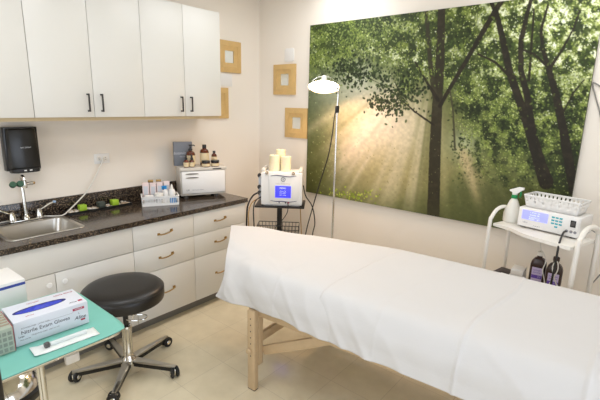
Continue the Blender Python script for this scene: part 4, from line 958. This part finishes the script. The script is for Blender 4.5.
# device
DA = math.degrees(math.atan2(-.075, .348)); da = R(DA); DO = Vector((2.80, -.345))
def dl(u, v, z): return Vector((DO.x + u * math.cos(da) - v * math.sin(da), DO.y + u * math.sin(da) + v * math.cos(da), z))
t = thing('control_unit', 'white box-shaped treatment unit with pale blue display on the trolley top', 'device', tuple(DO) + (1.0005,), DA)
W, H, D = .368, .135, .2
k = MB(); k.box(0, W, 0, D, .008, H, .005); k.build('housing', 'white', t)
k = MB(); [k.box(x, x + .03, y, y + .03, 0, .0078) for x in (.02, W - .05) for y in (.01, D - .04)]; k.build('feet', 'dkgrey', t)
f = MB().box(.008, W - .008, -.004, -.0003, .014, H - .006, .0015).build('front_panel', 'white', t)
MB().box(.028, .185, -.0062, -.0042, .062, .122, .001).build('display', 'lcdpale', f)
for i, z in enumerate((.111, .096, .081, .069)): lettering(['1  01:04 - 10', 'Intensity  0%', 'Frequency 1.1', 'READY    SET'][i], .0115, (.106, -.0064, z), FRONT, 'lcdtext', f)
lettering('Ultra', .015, (.052, -.0043, .040), FRONT, 'greyink', f); lettering('therapy system', .007, (.125, -.0043, .028), FRONT, 'greyink', f)
for r_ in range(4):
    for c_ in range(3):
        if r_ == 3 and c_ != 1: continue
        MB().box(.207 + c_ * .0225, .2245 + c_ * .0225, -.0065, -.0042, .105 - r_ * .0195, .1145 - r_ * .0195, .001).build('button', 'tealbtn', f)
sw = MB().box(.315, .345, -.0065, -.0042, .072, .114, .001).build('power_switch', 'black', f); MB().box(.321, .339, -.0095, -.0066, .08, .106, .002).build('rocker', 'dkgrey', sw)
for x in (.30, .325, .347): MB().lathe([(0, .006), (.006, .006), (.009, 0), (0, 0)], X=Matrix.Translation((x, -.0042, .042)) @ Matrix.Rotation(R(90), 4, 'X'), seg=16).build('socket', 'greyink', f)
tag(MB().tube(spline([dl(.30, -.010, 1.043), dl(.295, -.03, 1.035), dl(.312, -.11, 1.014), dl(.328, -.17, .99), dl(.332, -.185, .93), dl(.330, -.185, .84), dl(.325, -.18, .76), dl(.32, -.17, .68), dl(.31, -.16, .61)], 6), .0062, 8).build('device_lead', 'blackm'), 'black lead hanging from the front socket of the unit on the trolley', 'cable')
# basket on device
t = thing('pierced_basket', 'white pierced plastic basket on top of the white treatment unit', 'basket', tuple(dl(.18, .10, 1.136)), DA)
bw0, bw1, bd0, bd1, bh = .15, .166, .066, .082, .082
k = MB()
def wallgrid(p0, p1, q0, q1, nu_, holes):
    # p: bottom edge, q: top edge; three bands with a row of slots
    p0, p1, q0, q1 = map(Vector, (p0, p1, q0, q1)); lp = lambda a, b, t_: a + (b - a) * t_
    us = [0.0]
    for i in range(nu_): us += [(i + .3) / nu_, (i + .7) / nu_]
    us += [1.0]; vs = [0, .45, .58, .68, .88, 1.0]
    tb = k.bm; V = [[tb.verts.new(lp(lp(p0, p1, u_), lp(q0, q1, u_), v_)) for u_ in us] for v_ in vs]
    for j in range(len(vs) - 1):
        for i in range(len(us) - 1):
            if (j == 3 and i % 2 == 1 and holes) or (j == 1 and i % 4 == 1 and holes): continue
            tb.faces.new((V[j][i], V[j][i + 1], V[j + 1][i + 1], V[j + 1][i]))
A = [(-bw0, -bd0, .002), (bw0, -bd0, .002), (bw0, bd0, .002), (-bw0, bd0, .002)]; B = [(-bw1, -bd1, bh), (bw1, -bd1, bh), (bw1, bd1, bh), (-bw1, bd1, bh)]
for i, n_ in enumerate((13, 5, 13, 5)): wallgrid(A[i], A[(i + 1) % 4], B[i], B[(i + 1) % 4], n_, True)
k.bm.faces.new([k.bm.verts.new(p) for p in A])
o = k.build('basket_body', 'white', t); md = o.modifiers.new('thick', 'SOLIDIFY'); md.thickness = .002; md.offset = 1
MB().tube([B[0], B[1], B[2], B[3]], .004, 8, closed=True).build('rim', 'white', t)
# brown bottles, boxes
for i, (x, y, lb) in enumerate(((2.962, -.33, 'left brown plastic bottle with lilac label on the trolley lower shelf'), (3.062, -.375, 'right brown plastic bottle with lilac label on the trolley lower shelf'))):
    c = thing('brown_bottle', lb, 'bottle', (x, y, .6008), TA2 + 22, 'brown bottles with lilac labels')
    pr = rrect(-.046, .046, -.034, .034, .018, 4); k = MB()
    lv = [(0, .96), (.004, 1.0), (.165, 1.0), (.185, .9), (.205, .62), (.213, .34), (.232, .32)]
    k.grid([[(p[0] * s_, p[1] * (s_ if s_ > .7 else s_ * 1.2), z) for p in pr + [pr[0]]] for z, s_ in lv]); k.prism([(p[0] * .96, p[1] * .96) for p in pr], 0.0, .001); k.build('bottle_body', 'brownp', c)
    MB().lathe([(.0175, .226), (.0185, .23), (.0185, .25), (.016, .253), (0, .253)], seg=20).build('cap', 'whitem' if i == 0 else 'brownp', c)
    f = MB().box(-.031, .031, -.0352, -.0343, .04, .15).build('paper_label', 'lilac', c)
    MB().box(-.03, .03, -.0358, -.0353, .075, .098).build('label_band', 'violet', f)
    lettering('hydrogen', .0125, (0, -.0357, .132), FRONT, 'violet', f); lettering('peroxide', .0125, (0, -.0357, .116), FRONT, 'violet', f); lettering('3%', .016, (.014, -.0362, .087), FRONT, 'lilac', f)
tag(MB().tube(spline([(2.93, -.24, .98), (2.955, -.33, .90), (2.968, -.35, .87), (2.985, -.37, .86), (3.005, -.375, .81), (2.998, -.39, .75), (3.02, -.41, .69), (3.035, -.43, .65), (3.06, -.445, .71), (3.085, -.44, .79), (3.075, -.44, .845), (3.055, -.44, .81), (3.07, -.45, .75), (3.10, -.45, .69), (3.14, -.42, .65), (3.16, -.36, .62)], 6), .0035, 8).build('white_lead', 'cordw'), 'thin white lead tangled round the two brown bottles', 'cable')
c = thing('dark_box', 'dark brown flat box with a small white label on the trolley lower shelf', 'box', tuple(ql(.075, .13, .6005)), TA2 + 8)
MB().box(-.05, .05, -.08, .08, 0, .045, .002).build('box', mat('dark_plum_card', '2A181C', .4), c); MB().box(.0, .036, -.05, -.032, .0452, .0457).build('sticker', 'card', c)
for i in range(3):
    o = MB().box(-.040 + .002 * i, .040, -.06, .06 - .004 * i, 0, .037, .003).build('white_pack', 'card'); tag(o, ['bottom white pack of the stack beside the brown bottles', 'middle white pack of the stack beside the brown bottles', 'topmost white pack of the stack beside the brown bottles'][i], 'pack', 'stacked white packs on the trolley')
    o.location = ql(.183, .12, 0.6006 + .0382 * i); o.rotation_euler = (0, 0, R(TA2 + 12 + 4 * i))
tag(MB().tube(spline([(3.10, -.006, 1.92), (3.055, -.008, 1.942), (3.085, -.008, 1.85), (3.121, -.008, 1.754), (3.16, -.008, 1.6), (3.22, -.008, 1.3), (3.30, -.01, .9), (3.33, -.02, .55), (3.36, -.03, .3)], 6), .004, 8).build('hanging_cord', 'cordg'), 'thin grey cord hanging on the back wall right of the forest picture', 'cord')
tag(MB().tube(spline([dl(W + .004, .13, 1.06), dl(W + .05, .12, 1.04), (3.36, -.22, .95), (3.30, -.12, .75), (3.24, -.12, .60), (3.27, -.2, .56), (3.36, -.22, .58), (3.46, -.2, .66), (3.57, -.12, .78), (3.66, -.04, .78), (3.71, -.02, .6), (3.72, -.02, .3), (3.72, -.03, .01)], 6), .004, 8).build('trolley_cord', 'cordg'), 'grey cord looping behind the right side of the trolley', 'cord')

# ------------------------------------------------------------------ render settings
w = bpy.data.worlds.new('world'); S.world = w; w.use_nodes = True
w.node_tree.nodes['Background'].inputs[0].default_value = (.8, .85, .9, 1); w.node_tree.nodes['Background'].inputs[1].default_value = .3
S.view_settings.view_transform = 'Standard'; S.view_settings.look = 'None'; S.view_settings.gamma = 1; S.view_settings.use_curve_mapping = False
S.view_settings.exposure = 0.17
